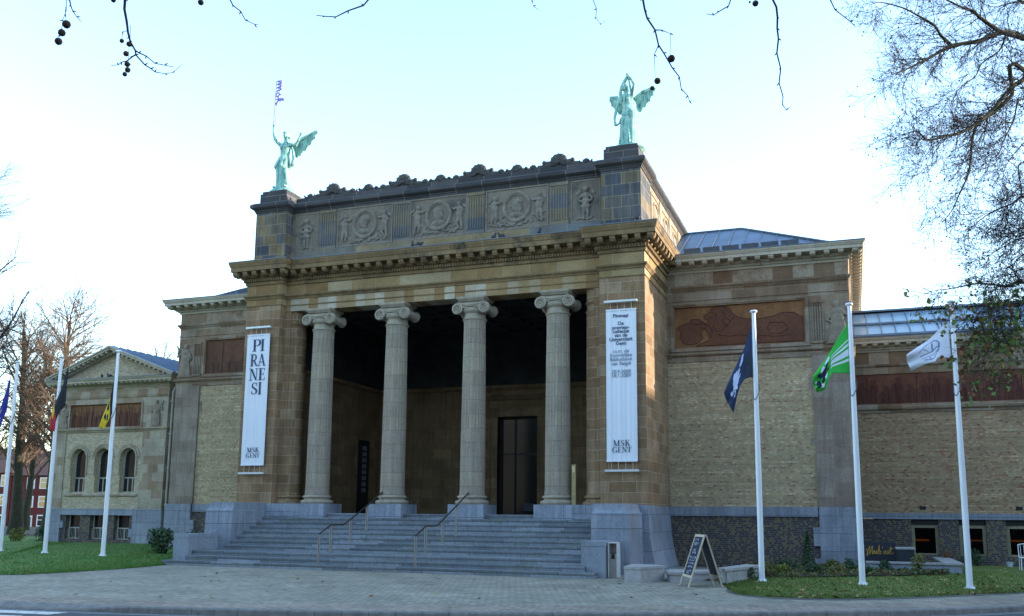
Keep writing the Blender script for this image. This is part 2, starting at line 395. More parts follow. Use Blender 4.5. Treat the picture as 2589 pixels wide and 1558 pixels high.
plain('pale_metal', (.62,.62,.60), .4, metal=.2, vary=.1, bstr=0)
plain('brass_pale', (.6,.48,.25), .5, bstr=0)
plain('leaf_green', (.08,.16,.03), .6, nscale=5, vary=.4, bstr=0, col2=(.13,.20,.035))
plain('twig_blue', (.02,.022,.035), .8, bstr=0)
plain('soil_grey', (.10,.095,.08), .95, nscale=9, vary=.35, bstr=.5)
plain('blocker_wall', (.11,.095,.08), .9, nscale=.4, vary=.3)
plain('bark', (.03,.03,.02), .95, nscale=7, vary=.4, bstr=.6, col2=(.05,.05,.024))
plain('rod_lilac', (.16,.11,.24), .5, bstr=0)
plain('relief_stone', (.25,.20,.145), .9, nscale=5, vary=.3, bstr=.4)
masonry('wing_stone', .62, .42, [(0,(.32,.22,.14)),(.4,(.40,.325,.23)),(1,(.47,.40,.30))], (.30,.25,.18), .007, streak=.12)
rust('rust_panel2', (.085,.025,.012), (.13,.042,.018), (.17,.075,.035))
rust('rust_shade', (.07,.028,.014), (.10,.04,.018), (.12,.05,.022))
rust('rust_red', (.105,.032,.014), (.13,.042,.018), (.15,.055,.022))
plain('pale_carved', (.34,.285,.21), .9, nscale=5, vary=.25, bstr=.3)
rnd = random.Random(7)
def catmull(P, n=8):
    P = [Vector(p) for p in P]; out = []
    for i in range(len(P)-1):
        a = P[max(i-1,0)]; b = P[i]; c = P[i+1]; d = P[min(i+2,len(P)-1)]
        for k in range(n):
            t = k/n
            out.append(.5*((2*b)+(c-a)*t+(2*a-5*b+4*c-d)*t*t+(3*b-a-3*c+d)*t**3))
    out.append(P[-1]); return out
# ------------------------------------------------------------------ ground, road, pavement
def ground_mats():
    mt, t, bs = newmat('asphalt'); tc = nd(t, 'ShaderNodeTexCoord'); ob = tc.outputs['Object']
    n = noise(t, ob, .35, 5); n2 = noise(t, ob, 90, 3, .7)
    r1 = ramp(t, n.outputs['Fac'], [(.3, (.045,.048,.055)), (.7, (.07,.073,.08))]); r2 = ramp(t, n2.outputs['Fac'], [(.3, .7), (.7, 1.3)])
    L(t, mixc(t, 1, r1.outputs[0], r2.outputs[0], 'MULTIPLY'), bs.inputs['Base Color']); bs.inputs['Roughness'].default_value = .8
    bump(t, bs, n2.outputs['Fac'], .4, .01); M['asphalt'] = mt
    for nm, cols, rot in (('pavers', ((.25,.222,.17),(.36,.325,.25)), .32), ('paver_strip', ((.25,.195,.15),(.36,.285,.22)), .52)):
        mt, t, bs = newmat(nm); tc = nd(t, 'ShaderNodeTexCoord'); ob = tc.outputs['Object']
        mp = nd(t, 'ShaderNodeMapping'); mp.inputs['Rotation'].default_value = (0, 0, rot); L(t, ob, mp.inputs[0])
        br = nd(t, 'ShaderNodeTexBrick'); L(t, mp.outputs[0], br.inputs['Vector']); br.inputs['Scale'].default_value = 1
        br.inputs['Brick Width'].default_value = .21; br.inputs['Row Height'].default_value = .13; br.inputs['Mortar Size'].default_value = .007
        br.inputs['Color1'].default_value = (0,0,0,1); br.inputs['Color2'].default_value = (1,1,1,1); br.inputs['Mortar'].default_value = (.5,.5,.5,1)
        r = ramp(t, br.outputs['Color'], [(0, cols[0]), (1, cols[1])])
        n = noise(t, ob, .6, 6, .65); r1 = ramp(t, n.outputs['Fac'], [(.3, .72), (.7, 1.2)])
        n2 = noise(t, ob, 6, 5, .7); r2 = ramp(t, n2.outputs['Fac'], [(.3, .75), (.7, 1.2)])
        c = mixc(t, 1, r.outputs[0], r1.outputs[0], 'MULTIPLY'); c = mixc(t, 1, c, r2.outputs[0], 'MULTIPLY')
        n3 = noise(t, ob, .9, 6, .7); r3 = ramp(t, n3.outputs['Fac'], [(.50, 0), (.66, .75)])
        mm = nd(t, 'ShaderNodeMath', operation='MULTIPLY'); L(t, r3.outputs[0], mm.inputs[0]); mm.inputs[1].default_value = .6
        c = mixc(t, mm.outputs[0], c, (.10,.125,.07))
        mo = mixc(t, br.outputs['Fac'], c, (.05,.06,.045))
        L(t, mo, bs.inputs['Base Color']); bs.inputs['Roughness'].default_value = .88
        h = nd(t, 'ShaderNodeMath', operation='MULTIPLY_ADD'); L(t, br.outputs['Fac'], h.inputs[0]); h.inputs[1].default_value = -1
        L(t, n2.outputs['Fac'], h.inputs[2]); bump(t, bs, h.outputs[0], .5, .01); M[nm] = mt
    for gn, gc in (('grass', ((.06,.16,.016),(.085,.195,.022),(.13,.19,.035))), ('grass_right', ((.095,.165,.022),(.14,.20,.035),(.23,.215,.06)))):
     mt, t, bs = newmat(gn); tc = nd(t, 'ShaderNodeTexCoord'); ob = tc.outputs['Object']
     n = noise(t, ob, .9, 7, .68); n2 = noise(t, ob, 40, 4, .75)
     r1 = ramp(t, n.outputs['Fac'], [(.32, gc[0]), (.5, gc[1]), (.68, gc[2])]); r2 = ramp(t, n2.outputs['Fac'], [(.3, .55), (.7, 1.35)])
     L(t, mixc(t, 1, r1.outputs[0], r2.outputs[0], 'MULTIPLY'), bs.inputs['Base Color']); bs.inputs['Roughness'].default_value = .9
     bump(t, bs, n2.outputs['Fac'], 1, .04); M[gn] = mt
ground_mats()
tag(MB().add([(-500,-500,-.5),(500,-500,-.5),(500,500,-.5),(-500,500,-.5)], [(0,1,2,3)]).build('ground', M['soil']), kind='structure')
KP = catmull([(-90,14,0),(-60,2,0),(-30,-10.5,0),(-14,-14.6,0),(-5,-15.7,0),(-1.6,-15.85,0),(.9,-15.6,0),(3.5,-15.1,0),(6.4,-14.3,0),(9.1,-13.2,0),(11.5,-12.1,0),(13.5,-11,0),(15.8,-9.4,0),(17.8,-7.6,0),(21,-4.2,0),(27,3.5,0),(36,18,0),(50,45,0)], 6)
def off2(P, d):
    out = []
    for i, p in enumerate(P):
        t = (P[min(i+1,len(P)-1)]-P[max(i-1,0)]).normalized(); out.append(Vector((p.x+t.y*d, p.y-t.x*d, 0)))
    return out
ro = [(p.x, p.y, -.12) for p in off2(KP, -.3)]
tag(MB().add(ro + [(120,45,-.12),(120,-120,-.12),(-120,-120,-.12),(-120,14,-.12)], [tuple(range(len(ro)+4))[::-1]]).build('road', M['asphalt']), kind='structure')
pv = [(p.x, p.y, 0) for p in off2(KP, -.14)]
tag(MB().prism(pv + [(50,40,0),(-90,40,0)], (0,0,-.495)).build('pavement', M['pavers']), kind='structure')
# dark gutter and kerb stones
kb = MB(); kp = off2(KP, 0)
def droop(x): return .085 if -60 < x < .2 or False else (.085*max(0, 1-(x-.2)/.9) if x < 1.1 else 0)
for i in range(len(KP)-1):
    a, b = KP[i], KP[i+1]; seg = (b-a); n = max(1, int(seg.length/.95)); 
    for k in range(n):
        p = a+seg*(k/n)+seg.normalized()*.004; q = a+seg*((k+1)/n)-seg.normalized()*.004; t = seg.normalized(); o = Vector((t.y, -t.x, 0))
        za = .012-droop(p.x); zb = .012-droop(q.x)
        inn = -.15
        kb.add([p+o*inn+Vector((0,0,.012)), q+o*inn+Vector((0,0,.012)), q+o*.02+Vector((0,0,zb)), p+o*.02+Vector((0,0,za)), q+o*.045+Vector((0,0,zb-.03)), p+o*.045+Vector((0,0,za-.03)), q+o*.05+Vector((0,0,-.14)), p+o*.05+Vector((0,0,-.14))],
               [(0,3,2,1),(3,5,4,2),(5,7,6,4),(0,7,5,3),(1,2,4,6)])
plain('kerb_stone', (.20,.185,.165), .85, nscale=5, vary=.35, bstr=.4)
tag(kb.build('kerb', M['kerb_stone']), kind='structure')
g1 = off2(KP, .06); g2 = off2(KP, .36); gb = MB()
gb.grid([[ (p.x,p.y,-.114) for p in g1],[(p.x,p.y,-.114) for p in g2]])
plain('gutter_concrete', (.14,.145,.15), .85, nscale=4, vary=.3)
o = tag(gb.build('gutter', M['gutter_concrete']), kind='structure'); fixn(o)
s1 = off2(KP, -.16); s2 = off2(KP, -1.35); sb = MB()
sb.grid([[(p.x,p.y,.005) for p in s2],[(p.x,p.y,.005) for p in s1]])
tag(sb.build('pavement_strip', M['paver_strip']), kind='structure')
# crossing stripes
mt, t, bs = newmat('road_paint'); tc = nd(t, 'ShaderNodeTexCoord'); n = noise(t, tc.outputs['Object'], 12, 5, .7)
r_ = ramp(t, n.outputs['Fac'], [(.36,(.12,.12,.12)),(.46,(.62,.60,.54))]); L(t, r_.outputs[0], bs.inputs['Base Color']); M['road_paint'] = mt
cw = MB()
for q in (((-60,1526),(268,1541.6),(238,1546.4),(-60,1532.5)),((-60,1540.5),(173,1548.7),(122,1554),(-60,1546.5)),((-60,1553),(60,1557),(20,1562),(-60,1559))):
    P = [at(a, b, 'z', -.112) for a, b in q]; cw.add(P, [(0,3,2,1)])
o = tag(cw.build('crossing_stripes', M['road_paint']), kind='structure'); fixn(o)
# ------------------------------------------------------------------ lawns
def lawn(edge, back, name, rise, ln=18):
    E = catmull(edge, 5); B = catmull(back, 5); rows = []
    for a, b in zip(E, B):
        row = []
        for k in range(ln+1):
            t = (k/ln)**1.6; p = a.lerp(b, t); d = (p-a).length
            row.append((p.x, p.y, .012 + rise*(1-math.exp(-d/2.6)) + .012*math.sin(p.x*2.1)*math.sin(p.y*1.7)*min(1, d)))
        rows.append(row)
    o = tag(MB().grid(rows).build(name, M['grass_right' if 'right' in name else 'grass'], smooth=True), kind='structure'); fixn(o)
    return o, rows
LR, rowsR = lawn([(10.9,-3.9,0),(11.2,-4.9,0),(11.58,-6.7,0),(11.97,-7.6,0),(13,-8.0,0),(14.3,-7.6,0),(15.9,-6.25,0),(17.3,-4.85,0),(18.4,-3.75,0),(22,.4,0),(30,12,0),(40,28,0)],
     [(10.95,3.0,0),(11.3,3.8,0),(11.8,3.8,0),(12.3,3.8,0),(13.2,3.8,0),(14.6,3.9,0),(16.2,8,0),(17.4,8,0),(18.5,8,0),(22,8,0),(28,14,0),(34,30,0)], 'lawn_right', .10)
LL, rowsL = lawn([(-8.2,-2.6,0),(-7.75,-4.2,0),(-7.45,-6.2,0),(-7.5,-8.0,0),(-7.7,-9.4,0),(-8.4,-10.4,0),(-11,-11.6,0),(-20,-10.6,0),(-34,-6.5,0),(-60,4,0)],
     [(-8.3,3.8,0),(-11,3.8,0),(-14.6,4.4,0),(-16.8,6.4,0),(-20,6.4,0),(-24.4,6.4,0),(-27,12,0),(-34,13,0),(-50,15,0),(-80,20,0)], 'lawn_left', .23)
tag(MB().add([(-90,11,.2),(-24,11,.2),(-24,39,.2),(-90,39,.2)], [(0,1,2,3)]).build('path', M['soil']), kind='structure')
def hsurf(rows):
    pts = [p for r in rows for p in r]; A = np.array(pts)
    def h(x, y):
        d = (A[:,0]-x)**2+(A[:,1]-y)**2; i = np.argpartition(d, 3)[:3]; w_ = 1/(d[i]+1e-4); return float((A[i,2]*w_).sum()/w_.sum())
    return h
hR, hL = hsurf(rowsR), hsurf(rowsL)
# grass blades: stuff
def tufts(rows, n, name, region):
    b = MB(); A = rows; r = random.Random(3); c = 0
    while c < n:
        i = r.randrange(len(A)-1); j = r.randrange(len(A[0])-1)
        u, v = r.random(), r.random()
        p = Vector(A[i][j])*(1-u)*(1-v)+Vector(A[i+1][j])*u*(1-v)+Vector(A[i][j+1])*(1-u)*v+Vector(A[i+1][j+1])*u*v
        if not region(p): continue
        c += 1; h = r.uniform(.025, .065); a = r.uniform(0, math.pi*2); dx, dy = math.cos(a)*.014, math.sin(a)*.014; lx, ly = r.gauss(0,.015), r.gauss(0,.015)
        b.add([(p.x-dx,p.y-dy,p.z-.01),(p.x+dx,p.y+dy,p.z-.01),(p.x+lx,p.y+ly,p.z+h)], [(0,1,2)])
    tag(b.build(name, M['grass_right' if rows is rowsR else 'grass']), 'short green grass growing on the %s lawn' % ('right' if 'R' in name else 'left'), 'grass', kind='stuff')
    return b
g = tufts(rowsR, 26000, 'grass', lambda p: p.y < 3.5 and p.x < 22)
g = tufts(rowsL, 22000, 'grass', lambda p: p.x > -28)
for o in scene.objects:
    if o.name.startswith('grass'): 
        o['label'] = 'short green grass on the lawn by the three right flagpoles' if o.name == 'grass' else 'short green grass on the lawn by the three left flagpoles'

# ------------------------------------------------------------------ museum: portico
mus = tag(empty('museum_building', (0,0,0)), 'neoclassical sandstone museum with four Ionic columns, blue stone stairs and carved attic', 'museum')
X0, X1 = 6.508, 8.107; YE = .34
ST = M['sandstone']
def moulding(b, path, prof, closed=False): b.sweep(path, prof, closed)
def cornice(parent, path, zb, zt, out, mat, step=.48, closed=False, top=None, mod=True, modmat=None, dent=True, skip=lambda x, y: False, name='cornice'):
    h = zt-zb; b = MB()
    prof = [(-.05,zb),(.05,zb),(.07,zb+.13*h),(.10,zb+.15*h),(.10,zb+.30*h),(.17,zb+.33*h),(.19,zb+.40*h),(.19,zb+.56*h),(out-.07,zb+.575*h),(out-.07,zb+.76*h),(out-.05,zb+.78*h),(out-.02,zb+.88*h),(out,zb+.93*h),(out,zt),(-.3,zt+.06)]
    b.sweep(path, prof, closed)
    P = [Vector((p[0],p[1],0)) for p in path]; n = len(P)
    md = dn = b
    for i in range(n if closed else n-1):
        a = P[i]; q = P[(i+1) % n]; t = (q-a); ln = t.length; t.normalize(); o = Vector((t.y,-t.x,0))
        # convex corners extend by the projection, concave ones shrink
        def corner(j, prev, nxt):
            if prev is None or nxt is None: return 0
            d1 = (P[j]-P[prev]).normalized(); d2 = (P[nxt]-P[j]).normalized(); cz = d1.cross(d2).z
            return 1 if cz > .1 else (-1 if cz < -.1 else 0)
        ca = corner(i, (i-1) if (i > 0 or closed) else None, (i+1) % n); e = (i+1) % n
        cb = corner(e, i, (e+1) % n if (e < n-1 or closed) else None)
        # travelling with outward on the right: left turns (cz>0) are convex
        if dent:
            s0 = (-.10 if ca > 0 else (.14 if ca < 0 else 0)); s1 = ln+(.10 if cb > 0 else (-.14 if cb < 0 else 0))
            k = max(1, int((s1-s0)/.105)); 
            for j in range(k):
                s_ = s0+(s1-s0)*(j+.5)/k; p = a+t*s_
                dn.obox((p.x+o.x*.125,p.y+o.y*.125,zb+.225*h), t*.03, o*.03, Vector((0,0,.07*h)))
        if mod:
            s0 = (-.30 if ca > 0 else (out if ca < 0 else .1)); s1 = ln+(.30 if cb > 0 else (-out if cb < 0 else -.1))
            if s1-s0 < .2: continue
            k = max(1, round((s1-s0)/step))
            for j in range(k+1):
                s_ = s0+(s1-s0)*j/k; p = a+t*s_
                w_ = .095; z1 = zb+.572*h; z0 = zb+.335*h; L_ = out-.10
                pr = [(.18,z0-.0*h),(.18,z1),(L_,z1),(L_,z1-.10*h),(L_-.05,z0+.04*h),(L_-.12,z0+.0*h),(.26,z0+.05*h)]
                pts = [Vector((p.x+o.x*u-t.x*w_, p.y+o.y*u-t.y*w_, z)) for u, z in pr]
                md.prism(pts, t*(2*w_))
    c = b.build(name, mat, parent); fixn(c)
    if top:
        tb = MB(); tb.sweep(path, [(out-.04,zt+.004),(out+.02,zt+.004),(out+.02,zt+.035),(-.3,zt+.10),(-.3,zt+.05)], closed); x = tb.build('cornice_flashing', top, c); fixn(x)
    return c
# piers with their entablature blocks
for s in (-1, 1):
    xa, xb = sorted((s*X0, s*X1))
    p = MB().box(xa, xb, 0, 8.35, 2.15, 9.95).build('portico_pier', ST, mus)
    MB().box(xa, xb, 0, 8.35, 9.952, 11.0).build('pier_entablature', M['frieze_stone'], p)
    # plinth: flared blue stone base, in courses
    pb = MB()
    levels = [(2.15,0),(1.86,.02),(1.86,.035),(1.5,.05),(1.1,.08),(.7,.14),(.35,.22),(.0,.32)]
    xi = s*X0; 
    pts = []
    for z, f in levels:
        xo = s*(X1+f); pts.append([(xi,-f*.5,z),(xo,-f*.5,z),(xo,3.8,z)])
    if s < 0: pts = [[q for q in r_][::-1] for r_ in pts]
    pb.grid([[Vector(q) for q in r_] for r_ in pts]); 
    pp = pb.build('pier_plinth', M['blue_stone'], mus); fixn(pp)
    # inner anta and engaged column
    ab = MB().box(s*X0-s*.002, s*6.22, YE, 1.3, 2.15, 9.70)
    an = ab.build('anta', ST, mus)
    prof = [(.58,0),(.60,.05),(.59,.11),(.50,.14),(.47,.19),(.50,.215),(.53,.25),(.51,.30),(.45,.33),(.44,.5),(.415,6.7),(.44,6.74),(.44,6.79),(.40,6.82),(.40,7.0),(.44,7.04),(.46,7.1),(.41,7.14),(.41,7.5),(.47,7.55)]
    MB().lathe((s*6.25,.80,2.15), prof, 40).build('engaged_column', ST, mus, auto=40)
# middle entablature
me_ = MB().box(-X0, X0, YE, 1.15, 9.72, 10.38).build('architrave', M['lintel_stone'], mus)
MB().box(-X0, X0, YE, 1.15, 10.382, 11.0).build('frieze', M['frieze_stone'], mus)
PP = [(-X1,3.84),(-X1,0),(-X0,0),(-X0,YE),(X0,YE),(X0,0),(X1,0),(X1,3.84)]
ml = MB()
ml.sweep(PP, [(-.02,9.935),(.028,9.94),(.028,9.975),(-.02,9.98)])
ml.sweep(PP, [(-.02,10.20),(.03,10.21),(.04,10.26),(.085,10.31),(.11,10.33),(.11,10.385),(-.02,10.40)])
fixn(ml.build('architrave_moulding', M['cornice_stone'], mus))
cornice(mus, PP, 10.80, 11.67, .56, M['cornice_stone'], top=M['zinc_edge'])
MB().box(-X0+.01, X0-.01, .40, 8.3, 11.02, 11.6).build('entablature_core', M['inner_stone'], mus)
for s in (-1, 1): MB().box(*sorted((s*6.503, s*6.462)), 1.31, 8.34, 1.8, 7.40).build('inner_shade_lining', M['inner_stone'], mus)  # added lining, darker than the piers: the portico's shade put into its colour
# ceiling with beams, inner walls, floor
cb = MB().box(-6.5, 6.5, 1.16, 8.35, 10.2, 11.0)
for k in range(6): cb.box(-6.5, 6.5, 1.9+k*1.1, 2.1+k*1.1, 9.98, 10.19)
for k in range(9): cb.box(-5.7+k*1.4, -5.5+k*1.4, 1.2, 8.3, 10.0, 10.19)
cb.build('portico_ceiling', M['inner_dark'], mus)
fl = MB().box(-6.51, 6.51, .192, 8.6, 1.2, 1.80).build('portico_floor', M['blue_stone'], mus)
bw = MB()
dx0, dx1, dz = -.45, 1.45, 6.15
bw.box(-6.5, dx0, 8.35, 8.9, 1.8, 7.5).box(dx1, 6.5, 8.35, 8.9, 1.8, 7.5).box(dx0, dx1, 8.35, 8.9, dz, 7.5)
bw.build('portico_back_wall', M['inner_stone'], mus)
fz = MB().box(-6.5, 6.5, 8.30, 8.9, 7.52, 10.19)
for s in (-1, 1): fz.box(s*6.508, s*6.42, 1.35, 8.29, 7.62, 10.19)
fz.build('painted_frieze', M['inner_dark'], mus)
fm = MB().sweep([(-6.45,1.4),(-6.45,8.32),(6.45,8.32),(6.45,1.4)][::-1], [(-.02,7.40),(.06,7.42),(.10,7.48),(.10,7.55),(-.02,7.6)][::1])
# inside run: outward must face the hall, so mirror the path order
fm = MB().sweep([(-6.45,1.4),(-6.45,8.32),(6.45,8.32),(6.45,1.4)], [(-.02,7.38),(.06,7.40),(.12,7.48),(.12,7.58),(-.02,7.61)])
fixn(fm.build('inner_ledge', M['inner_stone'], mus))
# portal
pf = MB()
for (a, b, c, d_) in ((dx0-.32,dx0,1.8,dz+.3),(dx1,dx1+.32,1.8,dz+.3),(dx0,dx1,dz,dz+.3)): pf.box(a,b,8.22,8.5,c,d_)
for (a, b, c, d_) in ((dx0-.42,dx0-.32,1.8,dz+.4),(dx1+.32,dx1+.42,1.8,dz+.4),(dx0-.32,dx1+.32,dz+.3,dz+.4)): pf.box(a,b,8.17,8.4,c,d_)
pf.sweep([(dx0-.5,8.33),(dx1+.5,8.33)], [(0,dz+.75),(.08,dz+.78),(.22,dz+.92),(.30,dz+.97),(.30,dz+1.05),(0,dz+1.1)])
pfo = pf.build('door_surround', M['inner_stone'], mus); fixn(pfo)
dr = MB().box(dx0, dx1, 8.62, 8.66, 1.8, dz).build('entrance_door', M['glass_door'], mus)
fr = MB(); w_ = dx1-dx0
for a, b, c, d_ in ((dx0,dx0+.12,1.8,dz),(dx1-.1,dx1,1.8,dz),(dx0,dx1,dz-.1,dz),(dx0+.70,dx0+.76,1.8,dz),(dx0,dx1,4.45,4.52)): fr.box(a,b,8.55,8.60,c,d_)
fr.build('door_frame', M['black'], dr)
MB().box(dx0+1.15, dx0+1.65, 8.52, 8.55, 1.95, 2.3).build('door_kickplate', M['dark_metal'], dr)
# side door in the left wall of the portico
sdr = MB().box(-6.46, -6.43, 6.35, 7.35, 1.8, 5.1).build('side_door', M['black'], mus)
sp = MB()
for k in range(8):
    for j in range(2): sp.box(-6.428, -6.415, 6.72+j*.2, 6.87+j*.2, 2.75+k*.27, 2.94+k*.27)
sp.build('door_panes', plain('pane_grey', (.16,.18,.20), .3, bstr=0), sdr)
for s in (-1, 1): MB().box(*sorted((s*4.20, s*6.715)), -.028, 1.26, 1.66, 2.152).build('anta_plinth', M['blue_stone'], mus)
# columns ---------------------------------------------------------
CX = (-4.829, -1.607, 1.607, 4.829); CYC = .57
def volute(b, cx, cz, y, s, face):
    # spiral scroll as a raised tube on a disc
    n = 46; pts = []; rad = []
    for k in range(n+1):
        t = k/n; a = math.pi*.5 + s*2*math.pi*2.4*t; r_ = .205*(1-t)**.85+.03*t
        pts.append((cx+math.cos(a)*r_*(1), y+face*.012, cz+math.sin(a)*r_)); rad.append(.026*(1-t)+.012)
    b.tube(pts, rad, 6)
    b.ell((cx, y+face*.02, cz), (.035,.03,.035), 8, 6)
def column_parts(x):
    root = empty('column', (x, CYC, 1.64)); root.parent = mus
    def dz_(b): return (x, CYC, 1.64)
    b = MB(); b.box(x-.68, x+.68, CYC-.60, CYC+.68, 1.64, 2.15)
    b.build('plinth_block', M['blue_stone'], root, offset=dz_(b))
    b = MB(); c = (x, CYC, 2.15)
    b.lathe(c, [(.58,0),(.605,.03),(.615,.08),(.59,.13),(.525,.145),(.49,.16),(.475,.19),(.49,.215),(.53,.23),(.545,.26),(.53,.30),(.49,.315),(.46,.33),(.46,.34)], 48)
    b.build('column_base', M['pale_carved'], root, auto=35, offset=dz_(b))
    # fluted shaft with entasis
    b = MB(); N = 24; per = 6; H0, H1 = 2.49, 8.86; rows = []
    for zz in [0,.03,.05,.34,.36,.5,.65,.8,.95,.975,1]:
        z = H0+(H1-H0)*zz; r_ = .452-.052*zz**1.7; fl_ = 0 if zz <= .34 else 1
        if zz in (0, 1): fl_ = 0; r_ += .02
        row = []
        for j in range(N*per):
            a = 2*math.pi*j/(N*per); ph = (j % per)/per; dpt = (.024*math.sin(math.pi*ph)**.7) if ph > 0 else 0
            rr = r_-(dpt if fl_ else dpt*.0); row.append((x+rr*math.cos(a), CYC+rr*math.sin(a), z))
        row.append(row[0]); rows.append(row)
    b.grid(rows); sh = b.build('column_shaft', M['column_drums'], root, auto=25, offset=dz_(b)); fixn(sh)
    # capital
    b = MB(); c = (x, CYC, 0)
    b.lathe(c, [(.40,8.85),(.45,8.865),(.455,8.90),(.40,8.915),(.40,9.09),(.415,9.10),(.46,9.14),(.49,9.20),(.49,9.26),(.42,9.3)], 40)
    for f in (-1, 1):
        y = CYC+f*.44
        for s in (-1, 1):
            cx = x+s*.53; cz = 9.27
            b.lathe_y = None
            # disc
            vv = []; nn = 28
            for k in range(nn): a = 2*math.pi*k/nn; vv.append((cx+.215*math.cos(a), y, cz+.215*math.sin(a)))
            b.prism(vv, (0, -f*.05, 0))
            volute(b, cx, cz, y, s, f)
        # canalis band dipping between the scrolls
        pts = [Vector((x+u*.53, y-f*.0, 9.46-.06*(1-u*u))) for u in np.linspace(-1,1,13)]
        b.tube(pts, .028, 6)
        pts = [Vector((x+u*.42, y-f*.0, 9.33-.05*(1-u*u))) for u in np.linspace(-1,1,11)]
        b.tube(pts, .022, 6)
        b.box(x-.53, x+.53, y-f*.05, y, 9.34, 9.485)
    for s in (-1, 1):   # bolsters
        pts = [(x+s*.53, CYC+v*.42, 9.27) for v in np.linspace(-1,1,13)]; rad = [.125+.085*abs(v)**1.5 for v in np.linspace(-1,1,13)]
        b.tube(pts, rad, 20)
        b.tube([(x+s*.53, CYC-.04, 9.27),(x+s*.53, CYC+.04, 9.27)], [.15,.15], 18)
    b.box(x-.50, x+.50, CYC-.36, CYC+.36, 9.3, 9.55)
    b.sweep([(x-.46,CYC-.40),(x-.46,CYC+.40),(x+.46,CYC+.40),(x+.46,CYC-.40)][::-1], [(-.3,9.52),(.02,9.53),(.04,9.57),(.09,9.62),(.10,9.635),(.10,9.70),(-.3,9.715)], True)
    cp = b.build('capital', M['pale_carved'], root, auto=40, offset=dz_(b)); fixn(cp)
    return root
mt = masonry('column_drums', 20, .52, [(0,(.345,.28,.205)),(.5,(.385,.318,.238)),(1,(.42,.34,.235))], (.17,.15,.12), .008, off=(.0,.1), streak=.2, vary=.3, offs=.33)
# drums alternate per column by a shifted height
for i, x in enumerate(CX): column_parts(x)
# ------------------------------------------------------------------ attic
AB = M['attic_block']
PY0, PY1 = .144, 1.78; AX0, AX1 = 6.548, 7.98
ab = MB().box(-AX0+.004, AX0-.004, .62, 1.0, 12.22, 13.97).build('attic_wall', M['attic_stone'], mus)
MB().box(-AX0+.003, AX0-.003, .56, 1.02, 11.70, 12.22).build('attic_base_course', M['attic_base'], ab)
for s in (-1, 1):
    xa, xb = sorted((s*AX0, s*AX1))
    MB().box(xa, xb, PY0, PY1, 11.68, 13.97).build('attic_pier', AB, mus)
    # framed field on the front of the pier
    f = MB(); fx0, fx1 = xa+.12, xb-.12
    for q in ((fx0,fx1,13.70,13.73),(fx0,fx0+.03,12.3,13.7),(fx1-.03,fx1,12.3,13.7)): f.box(q[0],q[1],PY0-.015,PY0+.01,q[2],q[3])
    # side parapet running back
    xc, xd = sorted((s*7.92, s*7.5))
    sp_ = MB().box(xc, xd, PY1+.003, 9.9, 11.68, 13.97)
    so_ = sp_.build('side_parapet', M['attic_side'], mus)
    f = MB(); xo = s*7.92
    for k in range(4):
        y0 = 2.1+k*1.95; y1 = y0+1.5
        f.box(xo, xo+s*.03, y0, y1, 13.6, 13.66).box(xo, xo+s*.03, y0, y1, 12.3, 12.36).box(xo, xo+s*.03, y0, y0+.06, 12.36, 13.6).box(xo, xo+s*.03, y1-.06, y1, 12.36, 13.6)
        f.tube([(xo+s*.02, (y0+y1)/2+.42*math.cos(a), 12.98+.45*math.sin(a)) for a in np.linspace(0, 2*math.pi, 24)], .05, 6)
        f.ell((xo+s*.0, (y0+y1)/2, 12.98), (.10,.2,.28)); 
        for q in (-1,1): f.ell((xo, (y0+y1)/2+q*.6, 12.9), (.07,.10,.36))
        f.box(xo, xo+s*.04, y1+.08, y1+.38, 12.25, 13.8)
    f.build('side_reliefs', M['carved_side'], so_)
    # pedestal on top of the pier for the statue
    MB().box(xa+.08, xb-.08, PY0+.08, PY1-.1, 14.28, 14.72).build('statue_pedestal', M['dark_cap'], mus)
    MB().box(xa+.14, xb-.14, PY0+.14, PY1-.16, 14.722, 14.84).build('pedestal_top', M['dark_cap'], mus)
AP = [(-7.92,9.9),(-7.92,PY1),(-AX1,PY1),(-AX1,PY0),(-AX0,PY0),(-AX0,.62),(AX0,.62),(AX0,PY0),(AX1,PY0),(AX1,PY1),(7.92,PY1),(7.92,9.9)]
cp = MB().sweep(AP, [(-.06,13.86),(.03,13.87),(.04,13.93),(.07,13.96),(.07,13.99),(.14,14.03),(.2,14.08),(.2,14.20),(.17,14.23),(.10,14.28),(-.3,14.33)])
fixn(cp.build('attic_cap', M['dark_cap'], mus))
